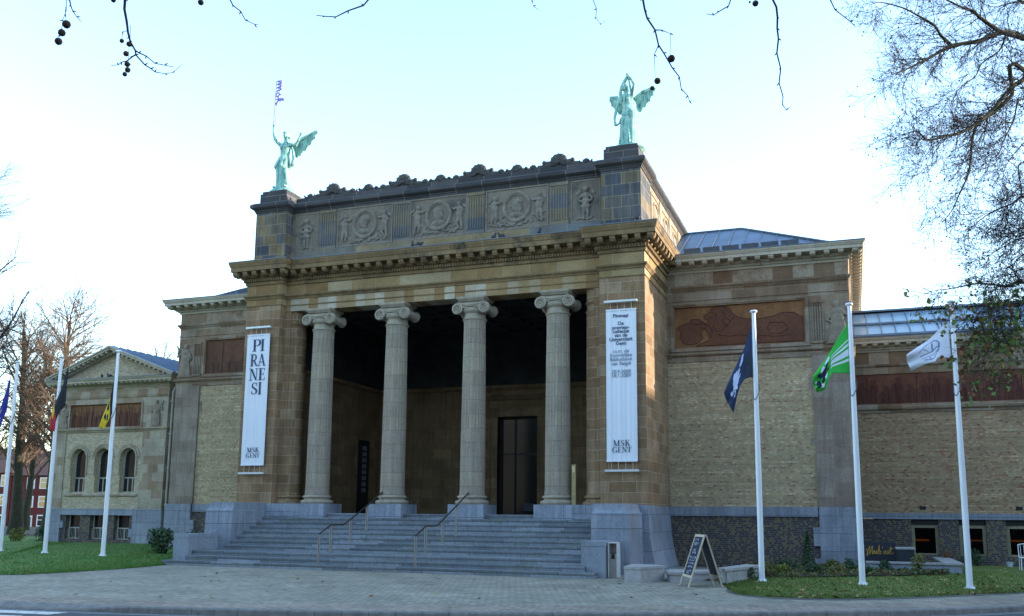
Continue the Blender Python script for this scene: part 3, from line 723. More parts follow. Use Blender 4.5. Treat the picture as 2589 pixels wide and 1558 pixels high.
# fluted strips and relief fields
for xc in (-4.85, -1.56, 1.56, 4.85):
    b = MB(); x0, x1 = xc-.36, xc+.36; b.box(x0, x1, .585, .63, 12.23, 13.86)
    for k in range(7):
        u = x0+.06+k*(.6/6); b.box(u-.022, u+.022, .555, .585, 12.4, 13.7)
    b.box(x0+.0, x1-.0, .55, .585, 13.72, 13.84)
    b.build('fluted_strip', M['attic_fluted'] if 'attic_fluted' in M else M['attic_stone'], mus)
def putto(b, x, z, s, face, sc=1.0):
    """chubby standing relief figure, s = which side the medallion is on"""
    y = .60
    E = lambda dx, dz, r: b.ell((x+dx*sc*s, y-.02, z+dz*sc), (r[0]*sc, r[1]*sc, r[2]*sc), 10, 8)
    E(.0,.0,(.16,.10,.21)); E(-.01,.22,(.13,.10,.13)); E(.02,.44,(.105,.11,.12)); E(.0,-.20,(.15,.10,.12))
    def limb(pts, r): b.tube([(x+p[0]*sc*s, y-.03, z+p[1]*sc) for p in pts], [q*sc for q in r], 8)
    limb([(.04,-.22),(.10,-.42),(.02,-.62)], [.085,.07,.045]); limb([(-.07,-.22),(-.10,-.44),(-.14,-.64)], [.085,.065,.045])
    limb([(.02,-.62),(.10,-.64)], [.045,.03]); limb([(-.14,-.64),(-.06,-.66)], [.045,.03])
    limb([(.08,.27),(.24,.22),(.34,.30)], [.06,.05,.035]); limb([(-.08,.27),(-.18,.12),(-.02,.02)], [.06,.05,.035])
    # little wings
    b.ell((x-.22*sc*s, y+.0, z+.34*sc), (.15*sc,.04*sc,.07*sc), 8, 6, Matrix.Rotation(-.6*s, 3, 'Y'))
def medallion(x, z, kind):
    pan = MB(); hw = 1.2 if kind == 'c' else 1.24
    for q in ((x-hw,x+hw,13.80,13.86),(x-hw,x+hw,12.24,12.31),(x-hw,x-hw+.05,12.31,13.8),(x+hw-.05,x+hw,12.31,13.8)): pan.box(q[0],q[1],.59,.63,q[2],q[3])
    po = pan.build('relief_panel', M['carved_stone'], mus)
    b = MB()
    b.tube([(x+.51*math.cos(a), .60, z+.55*math.sin(a)) for a in np.linspace(0, 2*math.pi, 40)], .062, 8)
    b.tube([(x+.43*math.cos(a), .60, z+.46*math.sin(a)) for a in np.linspace(0, 2*math.pi, 36)], .022, 6)
    # bust
    d = {'l':-1,'c':.35,'r':-1}[kind]
    b.ell((x,.62,z-.30), (.30,.10,.13)); b.ell((x+.0,.60,z-.12), (.10,.10,.14)); b.ell((x,.60,z+.08), (.17,.13,.21))
    b.ell((x+d*.16,.58,z+.04), (.045,.05,.05)); b.ell((x-d*.05,.60,z+.18), (.20,.13,.13)); b.ell((x+d*.08,.57,z-.06), (.08,.07,.09))
    if kind == 'c': b.ell((x,.60,z+.0), (.21,.10,.22))
    if kind == 'r': b.ell((x+.12,.60,z-.03), (.11,.10,.24))
    # ribbon and foliage under the ring
    r = random.Random(ord(kind))
    for k in range(80): b.ell((x+(r.uniform(-1.1,1.1) if k > 26 else r.uniform(-.75,.75)), .615, z-.62+(r.uniform(-.08,.35)**1 if k > 26 else r.uniform(-.10,.10))), (r.uniform(.04,.10), .04, r.uniform(.025,.06)), 7, 5, Matrix.Rotation(r.uniform(-1,1),3,'Y'))
    b.tube([(x+u*.62, .60, z-.56+.10*math.sin(u*9)) for u in np.linspace(-1,1,22)], .03, 6)
    m_ = b.build('medallion', M['carved_stone'], po); remesh(m_, .02, 1)
    for s in (-1, 1):
        b = MB(); putto(b, x-s*.88, z-.02, s, 1, .92); b.v = [(p[0], .61+(p[1]-.60)*.7, p[2]) for p in b.v]
        m_ = b.build('cherub_figure', M['carved_stone'], po); remesh(m_, .018, 2)
medallion(-3.2, 13.10, 'l'); medallion(0, 13.10, 'c'); medallion(3.2, 13.10, 'r')
for s in (-1, 1):
    x = s*5.86; b = MB()
    for q in ((x-.55,x+.55,13.78,13.84),(x-.55,x+.55,12.24,12.31),(x-.55,x-.51,12.31,13.8),(x+.51,x+.55,12.31,13.8)): b.box(q[0],q[1],.60,.63,q[2],q[3])
    po = b.build('relief_panel', M['carved_stone'], mus)
    b = MB(); y = .60; z = 12.98
    b.ell((x,y,z),(.15,.10,.25)); b.ell((x,y,z+.24),(.16,.10,.12)); b.ell((x,y-.02,z+.47),(.10,.11,.12)); b.ell((x,y,z+.53),(.13,.10,.08))
    for q in (-1,1):
        b.tube([(x+q*.06,y,z-.18),(x+q*.08,y,z-.4),(x+q*.06,y,z-.62)],[.075,.06,.045],8); b.tube([(x+q*.13,y,z+.28),(x+q*.26,y,z+.12),(x+q*.15,y-.03,z+.02)],[.06,.05,.04],8)
        b.ell((x+q*.27,y+.02,z+.38),(.15,.04,.07),8,6,Matrix.Rotation(.7*q,3,'Y'))
        b.tube([(x+q*.06,y-.02,z-.62),(x+q*.13,y-.03,z-.65)],[.04,.03],6)
    b.ell((x,y-.05,z+.03),(.27,.06,.07)); b.ell((x,y-.03,z-.16),(.2,.07,.10))
    for k in range(14): b.ell((x+rnd.uniform(-.4,.4), y+.01, z-.62+rnd.uniform(-.05,.12)), (.06,.03,.04), 6, 5)
    m_ = b.build('cherub_figure', M['carved_stone'], po); remesh(m_, .018, 2)
# cresting with shells
b = MB().box(-6.45, 6.45, .66, .86, 14.26, 14.50)
b.build('cresting', M['dark_cap'], mus)
def shell(x, y, z, r_, parent, side=0, lobes=9):
    b = MB()
    for k in range(lobes):
        a = math.pi*(k/(lobes-1))*1.16-.08*math.pi; rr = r_*(.92+.08*math.sin(a)); dx, dz_ = math.cos(a), math.sin(a)
        c = (dx*rr*.55, 0, dz_*rr*.55); 
        rot = Matrix.Rotation(-(a-math.pi/2), 3, 'Y')
        b.ell(c, (r_*.21, r_*.20, r_*.46), 8, 6, rot)
    b.ell((0,-r_*.1,r_*.02), (r_*.3,r_*.25,r_*.22), 8, 6); b.ell((0,.02,r_*.25), (r_*.86,r_*.13,r_*.72), 16, 10)
    for s in (-1, 1):
        b.ell((s*r_*1.15, 0, -r_*.12), (r_*.55,r_*.2,r_*.42), 8, 6); b.ell((s*r_*1.8, 0, -r_*.30), (r_*.5,r_*.2,r_*.28), 8, 6); b.ell((s*r_*1.45, -.03, .05), (r_*.22,r_*.2,r_*.22), 8, 6)
    rot = Matrix.Rotation(side*math.pi/2, 3, 'Z')
    b.v = [tuple(rot @ Vector(p) + Vector((x, y, z))) for p in b.v]
    b.build('shell_ornament', M['shell_stone'], parent, smooth=True)
for x in (-4.8,-1.62,1.58,4.78): shell(x, .74, 14.66, .38, mus)
for x in (-3.18,-.02,3.14): shell(x, .74, 14.56, .26, mus, lobes=7)
for x in (-5.87,-3.9,-2.52,-.68,.64,2.5,3.78,5.83): shell(x, .74, 14.56, .16, mus, lobes=5)
for y in (4.3, 7.7): shell(7.72, y, 14.55, .30, mus, 1)
for y in (3.0, 5.4, 6.6): shell(7.72, y, 14.45, .15, mus, 1, 5)
# ------------------------------------------------------------------ stairs with cheek walls
st = MB(); ys = [-4.04,-3.70,-3.36]+[-2.40+.37*k for k in range(8)]; RZ = .1636
SX = 6.72
# lower three steps are wider
ext = [(-7.95, 7.37), (-7.28, 7.02), (-7.28+.0, 6.86)]
for k in range(3):
    st.box(ext[k][0], ext[k][1], ys[k], (ys[k+1] if k < 2 else -2.40)+.06, RZ*k-.02 if k else 0, RZ*(k+1)) if k else st.box(ext[0][0], ext[0][1], ys[0], -3.64, -.05, RZ)
for k in range(3, 11):
    y2 = ys[k+1]+.05 if k < 10 else .21
    st.box(-SX, SX, ys[k], y2, RZ*(k)-.03, RZ*(k+1))
st.box(-SX+.01, SX-.01, -2.3, .19, -.05, RZ*3.9)
so_ = st.build('staircase', M['step_stone'], mus)
# nosing shadow gaps come from a small overhang
nb = MB()
for k in range(11):
    xa, xb = (ext[k] if k < 3 else (-SX, SX)); nb.box(xa-.012*(k<1), xb+.012*(k<1), ys[k]-.018, ys[k]-.001, RZ*(k+1)-.045, RZ*(k+1)+.002)
nb.build('step_nosing', M['step_stone'], so_)
for s in (-1, 1):
    xi, xo = s*6.725, s*7.92; yf = -1.96
    b = MB(); lv = [(0,.06),(.6,.03),(1.2,.01),(1.80,0),(1.855,.015),(1.87,.015)]
    rows = []
    for z, f in lv: rows.append([Vector((xi,.19,z)),Vector((xi,yf-f,z)),Vector((xo+s*f,yf-f,z)),Vector((xo+s*f,.0,z))])
    for z, f in ((1.90,-.03),(1.96,-.07),(2.05,-.09),(2.16,-.10)): rows.append([Vector((xi+s*.04,.19,z)),Vector((xi+s*.04,yf-f,z)),Vector((xo+s*f,yf-f,z)),Vector((xo+s*f,0,z))])
    b.grid(rows)
    b.box(min(xi+s*.05,xo-s*.12), max(xi+s*.05,xo-s*.12), yf+.12, -.02, 1.0, 2.172)
    o = b.build('stair_cheek_wall', M['cheek_stone'] if 'cheek_stone' in M else M['blue_stone'], mus); fixn(o)
    # broken stone patches
    b = MB(); r = random.Random(5+s)
    y_ = yf-.002
    # low pedestal with coping
    if s > 0: x0, x1, zb, yb = 6.875, 7.60, 0, -3.60
    else: x0, x1, zb, yb = -7.93, -7.30, RZ, -3.56
    b.box(x0, x1, yb, -1.9, zb-.02, .90).box(x0-.012, x1+.012, yb-.012, -1.9, .915, 1.05).box(x0+.01, x1-.01, yb+.01, -1.9, .90, .915)
    b.build('stair_pedestal', M['blue_plain'] if 'blue_plain' in M else M['blue_stone'], mus)
# ------------------------------------------------------------------ pavilions either side of the portico
PX0, PX1, PY = 8.112, 14.60, 3.84
def lion_panel(x0, x1, y, z0, z1, parent, flip=1):
    b = MB().box(x0, x1, y+.06, y+.12, z0, z1); p = b.build('mural_panel', M['rust_panel'], parent)
    # reclining lion with a shield, painted flat on the panel
    W_ = x1-x0; H_ = z1-z0
    def U(pts): return [((x0+W_*u) if flip > 0 else (x1-W_*u), y+.056, z0+H_*v) for u, v in pts]
    fig = MB()
    body = [(.17,.04),(.20,.10),(.27,.16),(.27,.30),(.25,.42),(.215,.50),(.20,.58),(.22,.62),(.26,.56),(.265,.66),(.24,.70),(.232,.78),(.26,.82),(.28,.86),(.29,.94),(.34,.98),(.39,.98),(.43,.93),(.455,.80),(.50,.69),(.56,.64),(.66,.62),(.76,.66),(.84,.74),(.92,.72),(.985,.60),(.985,.04)]
    shield = [(.02,.50),(.06,.58),(.12,.62),(.13,.70),(.19,.70),(.235,.60),(.25,.45),(.21,.40),(.22,.22),(.19,.12),(.13,.07),(.07,.12),(.04,.28),(.05,.42)]
    for k_, q in enumerate((body, shield)): fig.prism([(a, b_-.0035*k_, c) for a, b_, c in U(q)], (0, -.003, 0))
    f = fig.build('painted_lion', M['rust_figure'], p); fixn(f)
    ln = MB()
    lines = [body+[body[0]], shield+[shield[0]], [(.30,.42),(.36,.36),(.40,.46),(.44,.60),(.47,.72)],[(.25,.76),(.28,.74),(.30,.70)],[(.29,.84),(.33,.82),(.34,.70),(.31,.62)],[(.36,.90),(.40,.78),(.38,.60),(.42,.50)],[(.34,.30),(.42,.24),(.52,.26),(.60,.22)],[(.74,.52),(.84,.50),(.88,.36),(.82,.24),(.74,.26),(.72,.40),(.74,.52)],[(.60,.10),(.66,.22),(.78,.18),(.90,.2)],[(.13,.60),(.18,.56),(.24,.58),(.28,.50),(.30,.36),(.28,.22)],[(.33,.60),(.30,.50),(.33,.42)],[(.40,.70),(.44,.62),(.42,.52)]]
    for q in lines: ln.tube([(a, b_-.009, c) for a, b_, c in U(q)], .009, 4)
    ln.build('painted_outline', M['rust_line'], p)
    return p
def figure_frieze(x0, x1, y, z0, z1, parent, seed, mat, n=None, fig='rust_line', hmin=.55, hmax=.88):
    p = MB().box(x0, x1, y+.06, y+.12, z0, z1).build('mural_panel', M[mat], parent)
    r = random.Random(seed); H_ = z1-z0; n = n or int((x1-x0)/.34); top = []; step = (x1-x0-.1)/n; x = x0+.05; ln = MB()
    for k in range(n):
        cx = x+step*(k+.5); h = z0+H_*r.uniform(hmin, hmax); w_ = step*.5; hr = min(.085, step*.22)
        top += [(cx-w_, h-H_*.30-r.uniform(0,.06)), (cx-w_*.6, h-H_*.20), (cx-hr, h-H_*.15), (cx-hr*1.1, h-.05), (cx-hr*.5, h), (cx+hr*.5, h), (cx+hr*1.1, h-.05), (cx+hr, h-H_*.15), (cx+w_*.6, h-H_*.20)]
        for q in range(3):
            u = cx+r.uniform(-.8,.8)*w_; ln.tube([(u, y+.052, z0+.03), (u+r.uniform(-.06,.06), y+.052, z0+H_*.25), (u+r.uniform(-.1,.1), y+.052, h-H_*.22)], .007, 4)
        if r.random() < .4: u = cx+w_*.8; ln.tube([(u, y+.052, z0+.05), (u+.04, y+.052, z0+H_*.93)], .011, 4)
    b = MB(); N = len(top)
    b.add([(a, y+.056, c) for a, c in top]+[(a, y+.056, z0+.02) for a, c in top], [(i, i+1, N+i+1, N+i) for i in range(N-1)])
    f = b.build('painted_figures', M[fig], p); fixn(f); ln.build('painted_outline', M['rust_line'], p)
    return p
def relief_man(x, y, z, h, parent, s=1, mat='relief_stone', name='carved_figure'):
    """draped half relief figure on the corner of a frieze"""
    b = MB(); E = lambda dx, dz, r: b.ell((x+dx*s, y, z+dz*h), (r[0]*h, r[1]*h, r[2]*h), 10, 8)
    E(0,.30,(.17,.10,.32)); E(-.03,.12,(.20,.09,.14)); E(.0,.55,(.15,.11,.16)); E(.0,.70,(.15,.10,.10)); E(-.02,.87,(.075,.085,.09)); E(.0,.78,(.04,.06,.06))
    b.tube([(x+s*h*.12,y-.03,z+h*.68),(x+s*h*.26,y-.05,z+h*.58),(x+s*h*.22,y-.06,z+h*.78),(x+s*h*.30,y-.05,z+h*.92)], [h*.05,h*.042,h*.035,h*.03], 7)
    b.tube([(x-s*h*.13,y-.02,z+h*.68),(x-s*h*.22,y-.04,z+h*.52),(x-s*h*.10,y-.08,z+h*.45)], [h*.05,h*.04,h*.03], 7)
    for k in range(6): b.tube([(x+s*h*(-.13+.055*k),y-.06,z+h*.48),(x+s*h*(-.17+.065*k),y-.07,z+h*.25),(x+s*h*(-.2+.075*k),y-.05,z+h*.02)], [h*.012,h*.02,h*.022], 5)
    b.box(x-h*.26, x+h*.26, y-.05, y+.06, z-.03, z+.03)
    b.v = [(p[0], y+(p[1]-y)*.6, p[2]) for p in b.v]
    o = b.build(name, M[mat], parent); return remesh(o, .022, 1)
for s in (-1, 1):
    pv_ = empty('pavilion', (0,0,0)); pv_.parent = mus
    xa, xb = sorted((s*PX0, s*PX1)); sgn = s
    def X(a, b): return sorted((s*a, s*b))
    # lower basement brick, bluestone band, corner block
    x0, x1 = X(8.16, 13.34)
    MB().box(x0, x1, PY+.01, 12, 0, 1.81).build('basement_wall', M['dark_brick'], pv_)
    x0, x1 = X(8.14, 13.30)
    MB().box(x0, x1, PY-.05, 12, 1.812, 2.15).build('plinth_band', M['blue_stone'], pv_)
    qb = MB()
    for k, (z0, z1) in enumerate(((0,.40),(.40,.82),(.82,1.46),(1.46,1.86),(1.86,2.16))):
        a = 13.14 if k % 2 == 0 and k < 4 else 13.33
        if k == 2: a = 13.12
        if k == 3: a = 13.33
        x0, x1 = X(a, 14.72); qb.box(x0, x1, PY-.12, 23.9, z0, z1-.004)
    qb.build('corner_plinth', M['blue_stone'], pv_)
    x0, x1 = X(8.112, 13.32)
    MB().box(x0, x1, PY, 12, 2.15, 7.46).build('brick_wall', M['yellow_brick'], pv_)
    x0, x1 = X(13.30, 14.62)
    MB().box(x0, x1, PY-.07, 23.8, 2.16, 7.50).build('corner_pilaster', M['pilaster_stone'], pv_)
    for za_, zb_ in ((4.3,4.56),(6.3,6.75)): MB().box(*X(13.15,13.298), PY-.02, 4.2, za_, zb_).build('quoin', M['pilaster_stone'], pv_)
    # upper stone storey with recessed panel
    sb_ = MB()
    for q in ((8.11,14.62,7.462,7.98),(8.11,8.36,7.98,9.63),(13.15,14.62,7.98,9.63),(8.11,14.62,9.63,10.37)):
        x0, x1 = X(q[0], q[1]); sb_.box(x0, x1, PY-.0, PY+.5, q[2], q[3])
    x0, x1 = X(8.11, 14.62); sb_.box(x0, x1, PY+.5, 23.8, 7.502, 10.37)
    sb_.build('upper_wall', M['pavilion_stone'], pv_)
    x0, x1 = X(8.11, 14.62); MB().box(x0, x1, PY, 23.8, 10.372, 11.05).build('frieze', M['pavilion_frieze'], pv_)
    pth = [(8.11,PY),(14.62,PY),(14.62,23.8)] if s > 0 else [(-14.62,23.8),(-14.62,PY),(-8.11,PY)]
    b = MB(); b.sweep(pth, [(-.02,7.46),(.03,7.48),(.05,7.60),(.05,7.66),(.13,7.72),(.15,7.76),(.15,7.80),(-.02,7.84)])
    b.sweep(pth, [(-.02,9.80),(.03,9.81),(.03,9.85),(-.02,9.86)])
    b.sweep(pth, [(-.02,10.2),(.03,10.21),(.05,10.26),(.10,10.31),(.11,10.38),(-.02,10.40)])
    fixn(b.build('string_course', M['pavilion_stone'], pv_))
    f = MB(); a, c = X(8.36, 13.15)
    for q in ((a-.10,c+.10,9.63,9.74),(a-.10,c+.10,7.88,7.98),(a-.10,a,7.98,9.63),(c,c+.10,7.98,9.63)): f.box(q[0],q[1],PY-.05,PY+.02,q[2],q[3])
    for q in ((a-.0,c+.0,9.58,9.63),(a-.0,c+.0,7.98,8.02),(a-.0,a+.04,8.02,9.58),(c-.04,c,8.02,9.58)): f.box(q[0],q[1],PY-.02,PY+.05,q[2],q[3])
    f.build('panel_frame', M['pavilion_stone'], pv_)
    if s > 0: lion_panel(a+.04, c-.04, PY, 8.02, 9.58, pv_)
    else:
        figure_frieze(a+.04, c-.04, PY, 8.02, 9.58, pv_, 4, 'rust_brown', n=5, fig='rust_shade', hmin=.5, hmax=.7)
    # corner: fluted strip and carved figure
    b = MB()
    for k in range(5): x0, x1 = X(13.37+k*.085, 13.41+k*.085); b.box(x0, x1, PY-.05, PY+.01, 8.05, 9.42)
    x0, x1 = X(13.33, 13.76); b.box(x0, x1, PY-.06, PY+.01, 9.43, 9.52).box(x0, x1, PY-.06, PY+.01, 7.95, 8.04)
    b.build('fluted_strip', M['pavilion_stone'], pv_)
    relief_man(s*14.22, PY-.03, 7.93, 1.60, pv_, s)
    if s > 0:
        b = MB()
        for k in range(5): b.box(14.60, 14.66, 4.2+k*.09, 4.24+k*.09, 8.05, 9.42)
        b.build('fluted_strip', M['pavilion_stone'], pv_)
    cp_ = cornice(pv_, pth, 10.88, 11.46, .62, M['cornice_pale'], step=.47, top=M['zinc_edge'])
    # roof
    b = MB(); x_in, x_e = s*7.96, s*14.9; xr = s*10.45
    P = [(x_in,4.5,11.55),(x_e,4.5,11.55),(x_e,23,11.55),(x_in,23,11.55),(x_in,9,14.05),(xr,9,14.05),(xr,19,14.05),(x_in,19,14.05)]
    b.add(P, [(0,1,5,4),(1,2,6,5),(2,3,7,6),(4,5,6,7),(0,4,7,3)])
    ro_ = b.build('roof', M['zinc'], pv_); fixn(ro_)
    b = MB()
    for k in range(9):
        x = 8.3+k*.62; 
        if x > 14: break
        t = 1 if x < 10.45 else (14.9-x)/(14.9-10.45)
        b.tube([(s*x,4.5,11.58),(s*x,4.5+4.5*t,11.58+2.5*t)], .025, 4)
    b.tube([(x_in,9,14.08),(xr,9,14.08),(x_e,4.5,11.6)], .05, 5)
    for k in range(14): b.tube([(x_e,5.5+k*.9,11.58),(xr+(x_e-xr)*max(0,(9-(5.5+k*.9))/4.5),5.5+k*.9,14.06 if 5.5+k*.9 > 9 else 11.58+2.5*(k*.9+1)/4.5)], .025, 4)
    # snow guard boards
    for k in range(6): x = 8.55+k*.75; b.obox((s*(x+.3),5.6,12.28),(.33,0,0),(0,.01,.0),(0,-.04,.09))
    b.build('roof_seams', M['zinc_edge'], ro_)
# hall behind the portico
MB().box(-7.45, 7.45, 8.91, 24, 0, 13.2).build('main_hall', M['attic_side'], mus)
MB().box(-14.5, 14.5, 12.02, 23.7, 0, 11.0).build('hall_wall', M['pavilion_stone'], mus)
MB().box(-13.5, 13.5, 24.02, 62, 0, 10.8).build('rear_hall', M['pavilion_stone'], mus)
# ------------------------------------------------------------------ right wing
WY = 8.0
wr = tag(empty('museum_wing', (0,0,0)), 'long brick museum wing at the right with rust frieze, glass roof and restaurant doors', 'museum wing')
WX0, WX1 = 14.63, 46.0
doors = [(16.47,17.42),(18.10,19.02),(19.68,20.62),(21.3,22.2),(22.9,23.8),(24.5,25.4),(26.1,27.0)]
bb = MB(); x = WX0
for a, c in doors: bb.box(x, a, WY+.02, WY+.6, 0, 1.76); bb.box(a, c, WY+.02, WY+.6, 0, .42); x = c
bb.box(x, WX1, WY+.02, WY+.6, 0, 1.76); bb.build('basement_wall', M['dark_brick'], wr)
MB().box(WX0, WX1, WY-.03, WY+.6, 1.762, 1.985).build('plinth_band', M['blue_stone'], wr)
MB().box(WX0, WX1, WY, 22, 1.987, 5.90).build('brick_wall', M['wing_brick'], wr)
MB().box(WX0, WX1, WY+.01, 22, 5.902, 8.30).build('upper_wall', M['pavilion_frieze'], wr)
b = MB(); pth = [(WX0,WY),(WX1,WY)]
b.sweep(pth, [(-.02,5.80),(.03,5.82),(.04,5.90),(.12,5.96),(.13,6.04),(.05,6.08),(.04,6.16),(-.02,6.17)])
b.sweep(pth, [(-.02,7.33),(.05,7.34),(.05,7.42),(.02,7.43),(.02,7.60),(.09,7.66),(.10,7.72),(-.02,7.74)])
fixn(b.build('string_course', M['pavilion_stone'], wr))
figure_frieze(WX0+.05, 30, WY-.07, 6.17, 7.33, wr, 9, 'rust_panel2', n=34, fig='rust_dark', hmin=.6, hmax=.92)
cornice(wr, pth, 8.22, 8.72, .50, M['cornice_pale'], step=.40, top=M['zinc_edge'])
for x in (16.91, 20.14, 23.4): MB().box(x-.11, x+.11, WY-.012, WY+.01, 2.12, 2.25).build('vent', M['black'], wr)
gr = MB(); z_at = lambda y: 8.78+(y-7.7)*.47
gr.add([(WX0+.1,7.7,8.78),(WX1,7.7,8.78),(WX1,11.2,z_at(11.2)),(WX0+.1,11.2,z_at(11.2))], [(0,1,2,3)])
gl = gr.build('glass_roof', M['skylight'], wr)
b = MB(); k = 0; x = WX0+.15
while x < 34:
    b.obox((x, 9.45, z_at(9.45)+.03), (.016,0,0), (0,1.75,.82), (0,-.015,.03)); x += .52
for y in (7.72, 9.4, 11.15): b.box(WX0, WX1, y-.05, y+.05, z_at(y)+.02, z_at(y)+.10)
b.box(WX0, WX1, 11.1, 12.2, z_at(11.2)-.1, z_at(11.2)+.16)
b.build('glazing_bars', M['zinc'], gl)
MB().box(WX0, WX1, 11.3, 22, 8.31, z_at(11.2)-.12).build('rear_wall', M['zinc_pale'], wr)
for i, (a, c) in enumerate(doors):
    d_ = MB(); fz = .5
    for q in ((a,a+.12,fz,1.56),(c-.12,c,fz,1.56),(a+.12,c-.12,1.44,1.56),(a,c,.43,.5)): d_.box(q[0],q[1],WY+.16,WY+.24,q[2],q[3])
    dd = d_.build('restaurant_door', M['olive_frame'], wr)
    MB().box(a+.12, c-.12, WY+.20, WY+.215, .5, 1.44).build('door_glass', M['door_glass'], dd)
    MB().box(a, c, WY+.25, WY+.3, .42, 1.755).box(a, c, WY+.14, WY+.25, 1.56, 1.755).build('lintel_shade', M['black'], dd) if False else MB().box(a, c, WY+.12, WY+.25, 1.562, 1.755).build('lintel', M['black'], dd)
rm = MB().box(15.2, 30, WY+3.5, WY+3.6, .2, 1.76).box(15.2, 30, WY+.7, WY+3.5, .2, .41).build('restaurant_interior', M['inner_dark'], wr)
b = MB(); b.box(16.3, 17.15, WY+1.3, WY+1.36, .92, 1.0).box(18.1, 19.2, WY+1.3, WY+1.36, .95, 1.0).box(19.6, 20.9, WY+1.2, WY+1.26, .95, 1.02)
b.build('lit_counter', M['lamp'], wr)
MB().box(16.6,17.3, WY+1.0, WY+1.4, .42, .80).box(18.3,19.0,WY+1.0,WY+1.5,.42,.72).build('counter_front', M['black'], wr)
# ------------------------------------------------------------------ left gabled wing
BX0, BX1, BY = -24.5, -17.35, 6.5
lw = tag(empty('museum_wing', (0,0,0)), 'gabled museum wing far left with three arched windows, rust mural and triangular pediment', 'museum wing')
bw_ = [(-23.39,-22.46),(-21.81,-20.83),(-20.26,-19.31)]
b = MB(); x = -23.72
for a, c in bw_: b.box(x, a, BY+.03, BY+.6, 0, 1.60); b.box(a, c, BY+.03, BY+.6, 0, .38); x = c
b.box(x, -19.04, BY+.03, BY+.6, 0, 1.60); b.build('basement_wall', M['dark_brick'], lw)
b = MB().box(BX0-.06, -23.70, BY-.06, 20, 0, 1.60).box(-19.06, BX1+.06, BY-.06, 20, 0, 1.60).box(-23.70, -23.5, BY-.05, 7, .95, 1.3).box(-19.25,-19.06,BY-.05,7,.55,.95)
b.build('corner_plinth', M['blue_stone'], lw)
MB().box(BX0-.06, BX1+.06, BY-.07, 20, 1.602, 1.92).build('plinth_band', M['blue_stone'], lw)
# brick field with three arched openings
wins = [-22.80, -21.22, -19.63]; ww = .47; zs = 4.47; zb = 2.72
def arch_pts(cx, r, n=14): return [(cx+r*math.cos(a), zs+r*math.sin(a)) for a in np.linspace(math.pi, 0, n)]
b = MB(); fx0, fx1 = -23.75, -18.8; y = BY
cols = [fx0]+[v for cx in wins for v in (cx-ww, cx+ww)]+[fx1]
for i in range(0, len(cols), 2): b.box(cols[i], cols[i+1], y, y+.4, 1.922, 5.80)
for cx in wins:
    b.box(cx-ww, cx+ww, y, y+.4, 1.922, zb)
    ar = arch_pts(cx, ww); 
    pts = [(cx-ww,zs)]+ar[1:-1]+[(cx+ww,zs),(cx+ww,5.80),(cx-ww,5.80)]
    half = len(ar)//2
    L_ = [(p[0], y, p[1]) for p in ar]
    top = [(p[0], y, 5.80) for p in ar]
    b.grid([top, L_]); b.grid([[(p[0],y,p[1]) for p in ar],[(p[0],y+.4,p[1]) for p in ar]])
o = b.build('brick_wall', M['pale_brick'], lw); fixn(o)
b = MB()
for cx in wins:
    for r_, pr in ((ww+.10,.05),(ww+.24,.035)):
        inner = arch_pts(cx, r_-.08); outer = arch_pts(cx, r_)
        b.grid([[(p[0],y-pr,p[1]) for p in outer],[(p[0],y-pr,p[1]) for p in inner]]); b.grid([[(p[0],y,p[1]) for p in outer],[(p[0],y-pr,p[1]) for p in outer]])
        b.box(cx-r_, cx-r_+.08, y-pr, y-.002, zs-.9, zs) if r_ < .6 else None; b.box(cx+r_-.08, cx+r_, y-pr, y-.002, zs-.9, zs) if r_ < .6 else None
b.sweep([(-23.55,y),(-18.95,y)], [(-.01,2.52),(.06,2.54),(.08,2.62),(.05,2.66),(-.01,2.67)])
o = b.build('window_arches', M['wing_stone'], lw); fixn(o)
for cx in wins:
    yy = y+.28; f = MB()
    f.box(cx-ww, cx+ww, yy-.04, yy, 3.44, 3.50).box(cx-.17, cx-.12, yy-.04, yy, zb, 3.44).box(cx+.12, cx+.17, yy-.04, yy, zb, 3.44).box(cx-ww, cx+ww, yy-.05, yy, zb, zb+.06)
    f.box(cx-ww, cx-ww+.05, yy-.04, yy, zb+.06, zs).box(cx+ww-.05, cx+ww, yy-.04, yy, zb+.06, zs)
    f.tube([(p[0], yy-.02, p[1]) for p in arch_pts(cx, ww-.03)], .03, 6)
    fo = f.build('window', M['window_paint'], lw)
    g = MB(); g.prism([(cx-ww,yy,zb)]+[(p[0],yy,p[1]) for p in arch_pts(cx, ww)]+[(cx+ww,yy,zb)], (0,.02,0)); g.build('pane', M['glass_dark'], fo)
for a, c in bw_:
    f = MB(); yy = y+.3
    for q in ((a,a+.06,.40,1.6),(c-.06,c,.40,1.6),(a+.06,c-.06,.40,.46),(a+.06,c-.06,.93,.99),((a+c)/2-.02,(a+c)/2+.02,.46,.93)): f.box(q[0],q[1],yy-.04,yy,q[2],q[3])
    for k in range(9): x = a+.1+k*(c-a-.2)/8; f.box(x-.006,x+.006,yy-.2,yy-.188,.40,.92)
    fo = f.build('basement_window', M['window_paint'], lw); MB().box(a, c, yy, yy+.02, .40, 1.6).build('pane', M['glass_dark'], fo)
